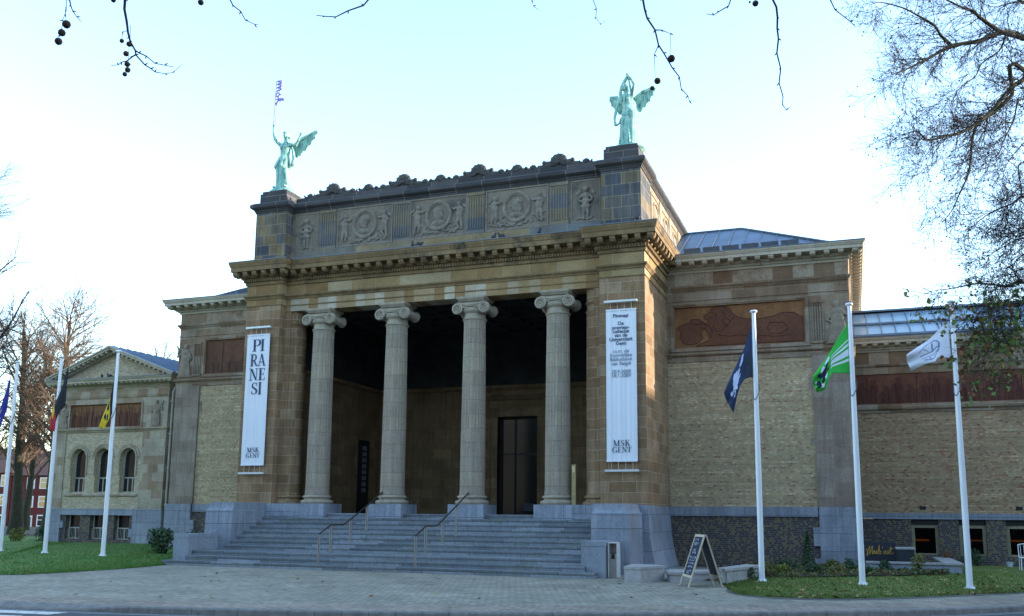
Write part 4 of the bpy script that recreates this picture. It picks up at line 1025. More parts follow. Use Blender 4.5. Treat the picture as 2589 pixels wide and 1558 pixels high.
# corner piers, upper storey, sides
MB().box(BX0, fx0-.002, BY-.04, 20, 1.922, 5.80).box(fx1+.002, BX1, BY-.04, 20, 1.922, 5.80).box(BX0+.3, BX1-.3, 6.91, 19.9, 1.93, 8.2).build('corner_piers', M['wing_stone'], lw)
b = MB(); px0, px1, pz0, pz1 = -23.6, -18.98, 5.98, 7.22
for q in ((BX0,BX1,5.802,pz0),(BX0,px0,pz0,pz1),(px1,BX1,pz0,pz1),(BX0,BX1,pz1,8.15)): b.box(q[0],q[1],BY-.02,BY+.45,q[2],q[3])
b.box(BX0, BX1, BY+.452, 20, 5.802, 8.15); b.build('upper_wall', M['wing_stone'], lw)
b = MB(); pth = [(BX0,20),(BX0,BY-.02),(BX1,BY-.02),(BX1,20)]
b.sweep(pth, [(-.02,5.76),(.03,5.78),(.05,5.84),(.12,5.90),(.12,5.96),(-.02,5.98)])
b.sweep(pth, [(-.02,7.50),(.03,7.51),(.08,7.62),(.09,7.68),(-.02,7.70)]); fixn(b.build('string_course', M['wing_stone'], lw))
f = MB()
for q in ((px0-.08,px1+.08,pz1,pz1+.08),(px0-.08,px1+.08,pz0-.0,pz0+.06),(px0-.08,px0,pz0+.06,pz1),(px1,px1+.08,pz0+.06,pz1)): f.box(q[0],q[1],BY-.07,BY+.02,q[2],q[3])
f.build('panel_frame', M['wing_stone'], lw)
figure_frieze(px0, px1, BY, pz0+.06, pz1, lw, 12, 'rust_panel', n=15, fig='rust_red', hmin=.72, hmax=.95)
relief_man(-18.02, BY-.05, 5.98, 1.42, lw, 1); relief_man(-24.02, BY-.05, 5.98, 1.42, lw, -1)
relief_man(-17.34, BY+.6, 5.98, 1.42, lw, 1)
cornice(lw, pth, 8.04, 8.48, .52, M['cornice_pale'], step=.30, top=M['zinc_edge'])
# pediment
xc = (BX0+BX1)/2; hw = (BX1-BX0)/2+.52; za, zt = 8.56, 10.08
b = MB().prism([(BX0,BY+.02,8.5),(BX1,BY+.02,8.5),(xc,BY+.02,9.93)], (0,.3,0)); b.build('pediment_wall', M['pale_brick'], lw)
b = MB(); m2 = MB()
for s in (-1, 1):
    e = Vector((xc+s*hw, 0, za)); a_ = Vector((xc, 0, zt)); t = (a_-e); ln = t.length; t.normalize(); n_ = Vector((-t.z*s*-1, 0, t.x*s*-1)) ; n_ = Vector((t.z, 0, -t.x)) if s > 0 else Vector((-t.z, 0, t.x)); n_ = -n_ if n_.z < 0 else n_
    y0 = BY-.52
    for (d0, d1, yo) in ((0,.07,0),(-.10,-.002,.05),(-.24,-.102,.34)):
        q = [e+n_*d0, a_+n_*d0, a_+n_*d1, e+n_*d1]; 
        b.prism([(p.x, y0+yo, p.z) for p in q], (0, .52-yo+.05, 0))
    k = int(ln/.30)
    for j in range(1, k):
        c = e+t*(ln*j/k)-n_*.15; m2.obox((c.x, y0+.22, c.z), t*.055, (0,.13,0), n_*.045)
b.add(m2.v, m2.f); o = b.build('pediment_cornice', M['cornice_pale'], lw); m2.build('pediment_blocks', M['cornice_pale'], o) if False else None

# gable roof running back, zinc with standing seams
b = MB(); y0, y1 = BY-.5, 20
for s in (-1, 1):
    E0 = Vector((xc+s*(hw+.02), y0, za+.08)); A0 = Vector((xc, y0, zt+.09)); up = Vector((0,0,.04))
    b.add([E0, A0, A0+Vector((0,y1-y0,0)), E0+Vector((0,y1-y0,0)), E0-up, A0-up, A0+Vector((0,y1-y0,0))-up, E0+Vector((0,y1-y0,0))-up], [(0,1,2,3),(7,6,5,4),(0,4,5,1),(3,2,6,7),(0,3,7,4)])
rf = b.build('roof', M['zinc_pale'], lw); fixn(rf)
b = MB()
for k in range(26):
    y_ = y0+.25+k*.5
    for s in (-1,1): b.tube([(xc+s*hw, y_, za+.11),(xc, y_, zt+.12)], .022, 4)
b.build('roof_seams', M['zinc'], rf)
# linking range between gabled wing and pavilion
MB().box(-17.3, -14.65, WY, 18, 0, 8.0).build('link_wall', M['wing_stone'], lw)
MB().box(-17.0, -14.75, WY-.03, WY-.001, 6.1, 7.3).build('link_mural', M['rust_dark'], lw)
cornice(lw, [(-17.3,WY),(-14.65,WY)], 8.0, 8.45, .5, M['cornice_pale'], step=.3, top=M['zinc_edge'])
b = MB().add([(-17.3,7.5,8.52),(-14.7,7.5,8.52),(-14.7,12,10.4),(-17.3,12,10.4)], [(0,1,2,3)]); ro3 = b.build('link_roof', M['zinc_pale'], lw)
b = MB()
for k in range(6): b.tube([(-17.2+k*.45,7.5,8.55),(-17.2+k*.45,12,10.43)], .025, 4)
b.build('roof_seams', M['zinc'], ro3)
# rain pipe
b = MB(); b.tube([(-17.22,BY+.25,8.0),(-17.22,BY+.12,7.7),(-17.22,BY+.12,.15)], .055, 10)
for z in (7.2,5.6,3.9,2.1): b.box(-17.30,-17.14,BY+.04,BY+.2,z,z+.05)
b.build('rain_pipe', M['pale_pipe'], lw, auto=40)
# ------------------------------------------------------------------ lettering (flat serif letters)
TH, TN = .155, .05
def ribbon(pts, ws):
    P = [Vector((p[0], p[1], 0)) for p in pts]; out = []
    for i in range(len(P)-1):
        a, b = P[i], P[i+1]; 
        ta = (P[i+1]-P[max(i-1,0)]).normalized(); tb = (P[min(i+2,len(P)-1)]-P[i]).normalized()
        na = Vector((-ta.y,ta.x,0)); nb = Vector((-tb.y,tb.x,0)); wa = ws[i]/2; wb = ws[i+1]/2
        out.append([(a+na*wa)[:2], (a-na*wa)[:2], (b-nb*wb)[:2], (b+nb*wb)[:2]])
    return out
def bar(x0, x1, y0, y1): return [[(x0,y0),(x1,y0),(x1,y1),(x0,y1)]]
def serif(x, y, w=.34): return bar(x-w/2, x+w/2, y, y+.04)
def diag(x0, y0, x1, y1, w): return [[(x0-w/2,y0),(x0+w/2,y0),(x1+w/2,y1),(x1-w/2,y1)]]
def arc(cx, cy, rx, ry, a0, a1, n=12): return [(cx+rx*math.cos(a), cy+ry*math.sin(a)) for a in np.linspace(a0, a1, n)]
def bowl(x, y0, y1, w):
    cy = (y0+y1)/2; ry = (y1-y0)/2-.02; pts = [(x,y1-.02)]+arc(x+w*.45, cy, w*.5, ry, math.pi/2, -math.pi/2, 14)+[(x,y0+.02)]
    n = len(pts); ws = [TN]+[TN+(TH-TN)*abs(math.cos(a))**1.3 for a in np.linspace(math.pi/2, -math.pi/2, 14)]+[TN]
    return ribbon(pts, ws)
def stem(x, w=TH): return bar(x-w/2, x+w/2, .03, .97)
def glyph(c):
    if c == 'I': return stem(.2)+serif(.2,0)+serif(.2,.96), .40
    if c == 'P': return stem(.22)+serif(.22,0)+serif(.19,.96,.28)+bowl(.22,.46,1.0,.46), .66
    if c == 'R': return stem(.22)+serif(.22,0)+serif(.19,.96,.28)+bowl(.22,.47,1.0,.44)+diag(.72,.02,.42,.50,TH)+bar(.64,.86,0,.04), .80
    if c == 'A': return diag(.12,.02,.40,1.0,TN)+diag(.68,.02,.40,1.0,TH)+bar(.22,.60,.30,.345)+serif(.12,0,.26)+serif(.68,0,.32), .82
    if c == 'N': return bar(.16,.21,.02,.98)+diag(.70,0,.22,.98,TH)+bar(.68,.73,.02,.98)+serif(.18,0,.26)+serif(.14,.96,.24)+serif(.70,.96,.26), .84
    if c == 'E': return stem(.22)+bar(.05,.62,0,.045)+bar(.05,.60,.955,1)+bar(.25,.50,.49,.53)+bar(.59,.63,0,.24)+bar(.57,.61,.78,1)+bar(.48,.52,.40,.62), .68
    if c == 'S':
        pts = [(.52,.84)]+arc(.34,.76,.20,.21,.6,math.pi,7)+[(.17,.62),(.36,.50),(.54,.38)]+arc(.33,.24,.22,.21,0,-math.pi*.75,8)+[(.10,.22)]
        n = len(pts); ws = [TN+(TH-TN)*math.exp(-((i/(n-1)-.5)/.17)**2) for i in range(n)]
        return ribbon(pts, ws)+bar(.53,.57,.72,.96)+bar(.08,.12,.06,.30), .66
    if c == 'M': return bar(.14,.19,.02,.98)+diag(.50,.0,.20,.98,TH)+diag(.50,.0,.82,.98,TN)+stem(.86)+serif(.16,0,.26)+serif(.86,0,.34)+serif(.12,.96,.22)+serif(.90,.96,.26), 1.06
    if c == 'K': return stem(.22)+serif(.22,0)+serif(.22,.96)+diag(.30,.42,.66,.97,TN)+diag(.72,.02,.42,.58,TH)+serif(.68,.96,.26)+serif(.74,0,.3), .88
    if c == 'G':
        pts = arc(.44,.5,.34,.49,.75,2*math.pi-.9,22); n = len(pts); ws = [TN+(TH-TN)*math.exp(-((i/(n-1)-.48)/.24)**2) for i in range(n)]
        return ribbon(pts, ws)+bar(.62,.76,.05,.42)+bar(.52,.84,.40,.44)+bar(.68,.72,.74,.98), .84
    if c == 'T': return stem(.36)+serif(.36,0)+bar(.04,.68,.955,1)+bar(.03,.07,.78,1)+bar(.65,.69,.78,1), .72
    return [], .3
def text_w(s, h, asp): return sum(glyph(c)[1] for c in s)*h*asp
def put_text(b, s, cx, z, h, y, asp=.75, d=.004, thick=0):
    x = cx-text_w(s, h, asp)/2
    for c in s:
        q, w_ = glyph(c)
        for k, poly in enumerate(q): b.prism([(x+u*h*asp, y-.0004*k, z+v*h) for u, v in poly], (0, d, 0))
        x += w_*h*asp
def font_text(s, cx, z, size, y, mat, parent, bold=.0, depth=.002, name='lettering', rot=None):
    cu = bpy.data.curves.new('t', 'FONT'); cu.body = s; cu.size = size; cu.align_x = 'CENTER'; cu.extrude = depth; cu.offset = bold; cu.space_line = .8
    ob = bpy.data.objects.new('t', cu); scene.collection.objects.link(ob)
    dg = bpy.context.evaluated_depsgraph_get(); dg.update(); me = bpy.data.meshes.new_from_object(ob.evaluated_get(dg))
    bpy.data.objects.remove(ob); me.name = name; me.materials.clear(); me.materials.append(mat)
    mm = rot or (Matrix.Translation((cx, y, z)) @ Matrix.Rotation(math.pi/2, 4, 'X')); me.transform(mm)
    o = bpy.data.objects.new(name, me); scene.collection.objects.link(o); o.parent = parent; return o
# ------------------------------------------------------------------ banners
def banner(x0, x1, z0, z1, label):
    t = tag(empty('banner', ((x0+x1)/2, -.1, z0)), label, 'banner', 'exhibition banners hanging on the portico piers')
    off = ((x0+x1)/2, -.1, z0)
    b = MB(); cols = 40; rows = []
    for i in range(2):
        r_ = []
        for k in range(cols+1):
            u = k/cols; r_.append((x0+(x1-x0)*u, -.13-.008*math.sin(u*17)-.005*math.sin(u*41+2), z0 if i == 0 else z1))
        rows.append(r_)
    b.grid([rows[0], rows[1]]); b.grid([[(p[0],p[1]+.01,p[2]) for p in rows[1]], [(p[0],p[1]+.01,p[2]) for p in rows[0]]])
    b.box(x0, x1, -.15, -.12, z1-.05, z1+.005).box(x0, x1, -.15, -.12, z0-.005, z0+.05)
    c = b.build('banner_cloth', M['cloth_white'], t, offset=off)
    for z in (z1+.27, z0-.30):
        b = MB().box(x0-.05, x1+.05, -.22, -.13, z-.035, z+.035).box(x0+.1,x0+.14,-.13,.0,z-.02,z+.02).box(x1-.14,x1-.1,-.13,.0,z-.02,z+.02)
        for k in range(4):
            x = x0+.16+(x1-x0-.32)*k/3; b.tube([(x,-.14,z),(x,-.135,z1 if z > z1 else z0)], .006, 4)
        b.build('banner_rail', M['pale_metal'], t, offset=off)
    return t, c, off
t, c, off = banner(-7.88, -6.84, 3.60, 8.77, 'tall narrow white banner reading PIRANESI on the left pier')
b = MB(); xc_ = -7.34; H5 = 5.17
for s_, v, q_ in (('PI',.038,1.22),('RA',.152,.96),('NE',.262,1.06),('SI',.370,1.02)): put_text(b, s_, xc_, 8.77-H5*(v+.094), H5*.092, -.146, q_)
put_text(b, 'MSK', xc_-.0, 8.77-H5*.902, H5*.036, -.146, 1.18); put_text(b, 'GENT', xc_, 8.77-H5*.942, H5*.032, -.146, 1.24)
b.build('banner_lettering', M['ink'], t, offset=off)
t, c, off = banner(6.77, 7.82, 3.58, 8.77, 'tall narrow white banner with small exhibition text and dates on the right pier')
b = MB(); xc_ = 7.29
put_text(b, 'MSK', xc_, 8.77-H5*.905, H5*.040, -.146, 1.11); put_text(b, 'GENT', xc_, 8.77-H5*.945, H5*.034, -.146, 1.22)
b.build('banner_lettering', M['ink'], t, offset=off)
for s_, v, m_ in (('Piranesi',.055,'ink'),('De',.107,'ink'),('prenten-',.134,'ink'),('collectie',.160,'ink'),('van de',.186,'ink'),('Universiteit',.213,'ink'),('Gent',.240,'ink'),('i.s.m. de',.292,'ink_soft'),('Koninklijke',.319,'ink_soft'),('Bibliotheek',.346,'ink_soft'),('van België',.374,'ink_soft'),('20.9.2008',.428,'ink_soft'),('18.1.2009',.454,'ink_soft')):
    o = font_text(s_, xc_-off[0], 8.77-H5*v-off[2], .172, -.148-off[1], M[m_], t, bold=.002 if m_ == 'ink' else 0)
# ------------------------------------------------------------------ statues
def wing_part(root, tip, low, n, parent, name, yy, depth, thick=.035, bulge=.22):
    """feathered wing: fan of long feathers from the root towards tip..low"""
    b = MB(); root, tip, low = map(Vector, (root, tip, low))
    for k in range(n):
        t = k/(n-1); md_ = tip.lerp(low, .5); md_ = root+(md_-root)*(1+bulge*2); e = tip*(1-t)**2+md_*2*t*(1-t)+low*t*t
        e = root+(e-root)*(1 if k % 2 else .94)
        s0 = root.lerp(low, t*.45); d = e-s0; L_ = d.length; dn_ = d.normalized(); nn = Vector((-dn_.z,0,dn_.x))
        w_ = .095+.01*(1-t)
        pts = []
        for u, wv in ((0,.5),(.25,.9),(.6,1.0),(.85,.75),(.96,.4),(1.0,.0)): pts.append(s0+d*u+nn*w_*wv)
        for u, wv in ((.96,.4),(.85,.75),(.6,1.0),(.25,.9),(0,.5)): pts.append(s0+d*u-nn*w_*wv)
        pts = [Vector((p.x, yy+depth*((p-root).length/max(.1,(tip-root).length))+.012*(k % 2), p.z)) for p in pts]
        b.prism(pts, (0, thick, 0))
    # upper coverts
    m_ = root.lerp(tip, .42)+Vector((0,0,.0)); q = root.lerp(low, .30)
    b.tube([Vector((root.x,yy,root.z)), Vector((m_.x,yy+depth*.4,m_.z+.05)), Vector((root.lerp(tip,.78).x, yy+depth*.78, root.lerp(tip,.78).z))], [.075,.085,.035], 8)
    b.ell(((m_.x+q.x)/2, yy+depth*.3, (m_.z+q.z)/2), (.20,.04,.16))
    o = b.build(name, M['copper'], parent); remesh(o, .014, 1); return o
def gown(b, rings, folds=13, amp=.07, ph=0, seg=78):
    rows = []
    for (z, cx, cy, rx, ry, fa) in rings:
        r_ = []
        for k in range(seg):
            a = 2*math.pi*k/seg; f = 1+fa*amp*(math.sin(a*folds+ph+z*1.7)*.7+math.sin(a*folds*.53+z*3)*.5)
            r_.append((cx+rx*f*math.cos(a), cy+ry*f*math.sin(a), z))
        r_.append(r_[0]); rows.append(r_)
    b.grid(rows); n = len(b.v)
    for r_, flip in ((rows[0], 1), (rows[-1], 0)):
        c = (sum(p[0] for p in r_)/len(r_), sum(p[1] for p in r_)/len(r_), r_[0][2]); i0 = len(b.v); b.v += [c]+r_
        for k in range(seg): b.f.append((i0, i0+2+k, i0+1+k) if flip else (i0, i0+1+k, i0+2+k))
def arm(b, pts, r): b.tube(pts, r, 10); [b.ell(p, q*1.02, 8, 6) for p, q in zip(pts[:-1], r[:-1])]
def hand(b, p, d, sc=1.0, curl=.5):
    p = Vector(p); d = Vector(d).normalized(); s_ = d.cross(Vector((0,1,0))).normalized()
    b.obox(p+d*.035*sc, s_*.035*sc, Vector((0,.018*sc,0)), d*.045*sc)
    for k in range(4):
        q = p+d*.075*sc+s_*(-.03+.02*k)*sc; b.tube([q, q+d*.035*sc+Vector((0,-.01,0)), q+d*.05*sc+Vector((0,-.035*curl*2*sc,0))], [.011*sc,.010*sc,.008*sc], 6)
    b.tube([p+s_*.035*sc, p+s_*.055*sc+d*.03*sc, p+s_*.045*sc+d*.06*sc], [.012*sc,.011*sc,.009*sc], 6)
def head(b, c, turn=0, tilt=0, hair=1):
    c = Vector(c); f = Matrix.Rotation(turn, 3, 'Z') @ Matrix.Rotation(tilt, 3, 'Y')
    P = lambda x, y, z: c+f @ Vector((x, y, z))
    b.ell(P(0,0,0), (.105,.125,.15), 14, 10, f); b.ell(P(0,-.075,-.075), (.06,.06,.065), 10, 8, f)
    b.ell(P(0,-.135,-.015), (.016,.026,.034), 8, 6, f); b.ell(P(0,-.118,-.065), (.032,.014,.010), 8, 6, f)
    for s in (-1, 1): b.ell(P(s*.04,-.108,.018), (.022,.014,.013), 8, 6, f); b.ell(P(s*.042,-.108,.048), (.03,.014,.008), 8, 6, f); b.ell(P(s*.105,.0,-.01), (.014,.024,.032), 8, 6, f)
def statue(kind, loc, label):
    t = tag(empty('statue', loc), label, 'statue')
    b = MB()
    if kind == 'L':
        gown(b, [(.0,-.02,0,.30,.27,1.1),(.15,-.02,0,.29,.26,1.1),(.45,-.04,-.02,.25,.24,1),(.75,-.05,-.04,.26,.24,.9),(1.0,-.06,-.02,.29,.25,.7),(1.15,-.06,0,.28,.23,.5),(1.35,-.02,0,.22,.18,.35),(1.5,.01,0,.20,.155,.25),(1.7,.02,-.01,.22,.165,.2),(1.88,.02,0,.25,.15,.1),(2.0,.01,.01,.23,.12,0),(2.08,.01,.01,.10,.08,0)])
        # overfold of the tunic and hip swag
        gown(b, [(.93,-.09,0,.33,.29,1.3),(1.0,-.09,0,.34,.29,1.2),(1.2,-.05,0,.30,.24,.8),(1.42,-.01,0,.225,.18,.5)], folds=11, ph=1)
        b.tube([(.01,.01,2.02),(.02,-.01,2.22)], [.075,.065], 10); head(b, (.03,-.03,2.36), .35, .06)
        b.ell((.04,.05,2.42), (.12,.13,.12)); b.ell((.08,.15,2.36), (.08,.08,.08)); 
        for k in range(7): b.ell((.03+.12*math.cos(k*.9-2.6), -.02+.10*math.sin(k*.9-2.6), 2.49), (.03,.03,.035), 6, 5)
        arm(b, [(-.20,0,1.96),(-.36,-.03,2.10),(-.50,-.05,2.28),(-.575,-.04,2.55),(-.60,-.03,2.80)], [.085,.072,.062,.052,.036]); hand(b, (-.60,-.03,2.79), (0,0,1), 1.1, .9)
        arm(b, [(.22,0,1.95),(.40,-.06,1.88),(.60,-.10,1.84),(.74,-.16,2.0),(.86,-.20,2.18)], [.082,.07,.06,.05,.034]); hand(b, (.86,-.20,2.17), (.35,-.1,.9), 1.1, .5)
        for s in (-1, 1): b.ell((.02+s*.10,-.14,1.79), (.085,.06,.085))
        # mantle looping behind the left arm down to the hip
        b.tube([(.30,.02,1.86),(.38,.05,1.6),(.42,.06,1.3),(.36,.05,1.05),(.16,-.02,.92),(-.12,-.10,.95),(-.32,-.06,1.02)], [.045,.06,.075,.085,.08,.075,.05], 9)
        b.tube([(-.30,.05,1.0),(-.34,.06,.6),(-.33,.06,.2),(-.33,.08,.0)], [.05,.06,.07,.06], 8)
        b.tube([(.16,-.12,.85),(.24,-.20,.50),(.26,-.16,.1),(.30,-.22,.02)], [.11,.09,.07,.05], 9)
        b.ell((-.24,-.28,.03), (.06,.13,.045)); b.ell((.30,-.30,.03), (.06,.13,.045))
        body = b.build('statue_body', M['copper'], t); remesh(body, .017, 1)
        wing_part((.22,.20,1.92), (1.40,.3,2.60), (.48,.3,1.42), 11, t, 'statue_wing', .20, .12)
        wing_part((-.10,.20,1.95), (-.30,.3,2.62), (-.42,.3,1.9), 7, t, 'statue_wing', .22, .45)
        bs = MB(); bs.lathe((0,0,0), [(.60,-.26),(.58,-.16),(.50,-.08),(.38,0),(.1,.01)], 24); bs.v = [(p[0]*1.05, p[1]*.9, p[2]) for p in bs.v]; bs.build('statue_base', M['copper'], t, smooth=True)
        bs = None
    else:
        gown(b, [(.0,.04,0,.30,.27,1.0),(.2,.05,0,.27,.25,1.1),(.55,.05,-.02,.27,.24,1.1),(.85,.06,-.02,.29,.25,.9),(1.08,.07,0,.30,.24,.6),(1.25,.05,0,.265,.21,.35),(1.38,.02,0,.225,.175,.12),(1.5,.0,0,.195,.155,.0),(1.66,-.03,-.01,.215,.165,0),(1.85,-.05,0,.25,.15,0),(1.95,-.06,.01,.22,.12,0),(2.02,-.06,.01,.09,.08,0)], folds=15, ph=2)
        # slanting rolls of cloth over the hips and thighs
        for k in range(9):
            z0 = 1.22-.125*k; b.tube([(-.22+.02*k,-.16,z0-.02+.0*k),(.02,-.245,z0-.12),(.22,-.20,z0+.02),(.33,-.05,z0+.10)], [.02,.026,.03,.02], 7)
        for k in range(6): b.tube([(-.08+.035*k,-.235,1.0),(-.10+.035*k,-.27,.55),(-.10+.045*k,-.25,.02)], [.014,.02,.024], 6)
        b.tube([(-.06,0,1.96),(-.08,-.02,2.14)], [.072,.062], 10); head(b, (-.10,-.04,2.27), -.12, -.10)
        b.ell((-.10,.04,2.32), (.12,.12,.125)); b.tube([(-.22,-.03,2.28),(-.23,-.06,2.1),(-.19,-.06,1.95)], [.045,.045,.03], 8); b.tube([(.01,-.05,2.27),(.03,-.07,2.1),(.01,-.08,1.98)], [.045,.04,.03], 8)
        for s in (-1, 1): b.ell((-.05+s*.10,-.135,1.74), (.08,.065,.08))
        b.ell((-.01,-.13,1.42), (.13,.06,.16))
        arm(b, [(.16,.02,1.90),(.21,-.0,2.12),(.26,.0,2.36),(.16,-.02,2.56),(.05,-.03,2.70)], [.082,.07,.06,.05,.036]); hand(b, (.06,-.03,2.68), (-.5,-.0,.85), 1.1, .7)
        arm(b, [(-.28,.02,1.88),(-.36,.0,1.62),(-.43,-.02,1.36),(-.47,-.05,1.12),(-.46,-.08,.95)], [.08,.07,.058,.05,.034]); hand(b, (-.46,-.08,.96), (.15,0,-1), 1.1, .7)
        # veil held overhead, falling behind the head, and the cloth caught up by the low hand
        b.tube([(.0,-.0,2.72),(-.10,.05,2.55),(-.22,.08,2.34),(-.29,.09,2.1),(-.26,.10,1.85)], [.04,.07,.075,.06,.04], 9)
        b.tube([(.04,.03,2.70),(.08,.06,2.45),(.12,.09,2.15),(.12,.1,1.95)], [.03,.045,.04,.03], 8)
        b.tube([(-.47,-.06,.86),(-.38,-.06,.84),(-.28,-.04,.92),(-.24,.0,1.1)], [.035,.035,.04,.04], 8)
        b.tube([(-.24,.08,.95),(-.27,.1,.5),(-.32,.1,.05)], [.05,.06,.07], 8)
        b.ell((-.16,-.28,.02), (.055,.12,.045)); b.ell((.22,-.27,.02), (.055,.12,.045))
        body = b.build('statue_body', M['copper'], t); remesh(body, .017, 1)
        wing_part((.20,.2,1.86), (1.0,.3,2.36), (.44,.3,1.40), 10, t, 'statue_wing', .20, .15)
        wing_part((-.24,.2,1.88), (-.80,.3,2.18), (-.38,.3,1.42), 8, t, 'statue_wing', .20, .15)
        bs = MB(); bs.lathe((0,0,0), [(.62,-.17),(.60,-.10),(.50,-.05),(.38,0),(.1,.01)], 24); bs.v = [(p[0]*1.05, p[1]*.9, p[2]) for p in bs.v]; bs.build('statue_base', M['copper'], t, smooth=True)
    return t
statue('L', (-7.30, .9, 15.10), 'green copper winged figure raising a lettered sign above the left corner of the attic')
statue('R', (7.36, .9, 15.01), 'green copper winged woman holding a veil overhead on the right corner of the attic')
# the sign in the raised hand: handwritten letters m s k turned on their side in a rod frame
sg = tag(empty('hand_held_sign', (-7.88, .86, 18.0)), 'slim lilac msk lettering sign on rods held up by the left roof statue', 'sign')
b = MB()
for q in (((-.03,0,-.25),(-.01,0,.75),(.02,0,1.98)), ((.06,0,-.05),(.08,0,.75),(.30,0,2.0))): b.tube([(p[0],p[1],p[2]) for p in q], .018, 5)
b.tube([(.02,0,1.98),(.31,0,2.0)], .014, 5); b.tube([(.0,0,.9),(.10,0,.9)], .01, 5)
b.build('rod', M['rod_lilac'], sg)
def sgn(pts, r=.02): q = MB(); q.tube([Vector((.04+.011*v*12*1.0, 0, 1.95-u)) for u, v in catm2(pts)], r, 6); return q
def catm2(pts): return [(p.x, p.y) for p in catmull([(a, b_, 0) for a, b_ in pts], 5)]
# u runs down the sign, v across (baseline at v=0, to the left)
let = {'m': [(.0,.3),(.03,1.6),(.08,1.7),(.12,.2),(.17,1.5),(.22,1.7),(.27,.2),(.32,1.5),(.37,1.7),(.41,.3),(.46,.4)],
       's': [(.48,.4),(.56,1.2),(.62,1.7),(.58,1.2),(.66,.7),(.66,.1),(.56,.05),(.52,.3)],
       'k': [(.66,.3),(.80,1.2),(.88,2.6),(.84,2.9),(.80,2.0),(.80,.1)]}
for k_, p in let.items(): sgn(p, .03).build('sign_letter', M['lilac_tube'], sg)
sgn([(.80,.7),(.90,1.5),(.86,1.5),(.86,.9),(.98,.1),(1.04,.5)], .03).build('sign_letter', M['lilac_tube'], sg)
# ------------------------------------------------------------------ flagpoles and flags
def pole(x, y, z, h, label, twist=0):
    t = tag(empty('flagpole', (x, y, z), twist), label, 'flagpole', 'white flagpoles on the lawns')
    b = MB().lathe((0,0,0), [(.078,0),(.076,h*.4),(.06,h*.8),(.052,h)], 20); b.build('pole', M['white_pole'], t, auto=40)
    b = MB().lathe((0,0,h), [(.05,-.02),(.09,.0),(.105,.03),(.09,.06),(.03,.075)], 20); b.build('pole_cap', M['white_pole'], t, auto=50)
    b = MB().lathe((0,0,0), [(.13,-.06),(.13,.03),(.09,.05),(.085,.10)], 16)
    for a in (0, 2.1, 4.2): b.tube([(.11*math.cos(a),.11*math.sin(a),.02),(.11*math.cos(a),.11*math.sin(a),.075)], .014, 6)
    b.build('pole_base', M['white_pole'], t, auto=40)
    b = MB(); zz = h*.695; b.tube([(.09*math.cos(a)+.01, .05*math.sin(a)-.03, zz+.22*math.sin(a+.6)) for a in np.linspace(0, 2*math.pi, 22)], .012, 5)
    b.tube([(-.075,-.03,zz),(-.07,-.03,h*.9),(-.06,-.02,h-.02)], .005, 4)
    b.build('halyard_loop', M['old_rope'], t)
    return t
PG = [(12.06,-4.0,hR(12.06,-4.0),'white flagpole nearest the stairs on the right lawn, flying the navy flag'),(14.60,-4.1,hR(14.6,-4.1),'white flagpole in the middle of the right lawn, flying the green flag'),(17.15,-3.75,hR(17.15,-3.75),'white flagpole farthest right, flying the white flag')]
PL = [(-10.9,-3.7,hL(-10.9,-3.7),'white flagpole nearest the stairs on the left lawn, flying the black and yellow lion flag'),(-14.05,-3.3,hL(-14.05,-3.3),'white flagpole second from the left, flying the black yellow and red flag'),(-16.75,-2.9,hL(-16.75,-2.9),'white flagpole farthest left, cut by the photo edge, flying the blue flag')]
for q in PG+PL: pole(q[0], q[1], q[2]-.01, 7.42, q[3])
def resample(P, n):
    P = [Vector((p[0], p[1], 0)) for p in P]; d = [0]
    for i in range(1, len(P)): d.append(d[-1]+(P[i]-P[i-1]).length)
    out = []
    for k in range(n+1):
        s = d[-1]*k/n; i = 1
        while i < len(d)-1 and d[i] < s: i += 1
        t = (s-d[i-1])/max(1e-9, d[i]-d[i-1]); out.append(P[i-1].lerp(P[i], t))
    return out
def flag(name, hoist, top, fly, bottom, y, matfn, mats, label, ripple=.10, nu=44, nv=36, freq=5):
    """hoist top->bottom, top hoist->fly, fly top->bottom, bottom hoist->fly, in photo coordinates traced, placed at plane y"""
    T = resample(top, nu); B = resample(bottom, nu); Hh_ = resample(hoist, nv); F_ = resample(fly, nv)
    G = []
    for j in range(nv+1):
        v = j/nv; row = []
        for i in range(nu+1):
            u = i/nu
            p = (1-v)*T[i]+v*B[i]+(1-u)*Hh_[j]+u*F_[j]-((1-u)*(1-v)*T[0]+u*(1-v)*T[-1]+(1-u)*v*B[0]+u*v*B[-1])
            w_ = at(p.x, p.y, 'y', y); d = ripple*min(1, u*3)*math.sin(u*freq+v*2.2)+ripple*.4*math.sin(v*9+u*4)*u
            w_ = w_+Vector((0,1,0))*(d-.25*u); row.append(w_)
        G.append(row)
    b = MB(); b.grid(G); base = G[0][0].copy()
    b.v = [tuple(Vector(p)-base) for p in b.v]; me = b.mesh(name)
    for m_ in mats: me.materials.append(M[m_])
    k = 0
    for j in range(nv):
        for i in range(nu): me.polygons[k].material_index = matfn((i+.5)/nu, (j+.5)/nv); k += 1
    me.polygons.foreach_set('use_smooth', [True]*len(me.polygons))
    o = bpy.data.objects.new(name, me); scene.collection.objects.link(o); o.location = base
    sl = o.modifiers.new('s', 'SOLIDIFY'); sl.thickness = .008; apply_mods(o)
    me = o.data
    return tag(o, label, 'flag', 'flags hanging from the flagpoles')
def inell(u, v, E):
    for (a, b_, ra, rb) in E:
        if ((u-a)/ra)**2+((v-b_)/rb)**2 < 1: return True
    return False
S6 = lambda x, y: (1820+x/4.365, 760+y/4.365); Z4 = lambda x, y: (2100+x/2.967, 700+y/2.967); Z5 = lambda x, y: (x/2.65, 860+y/2.65)
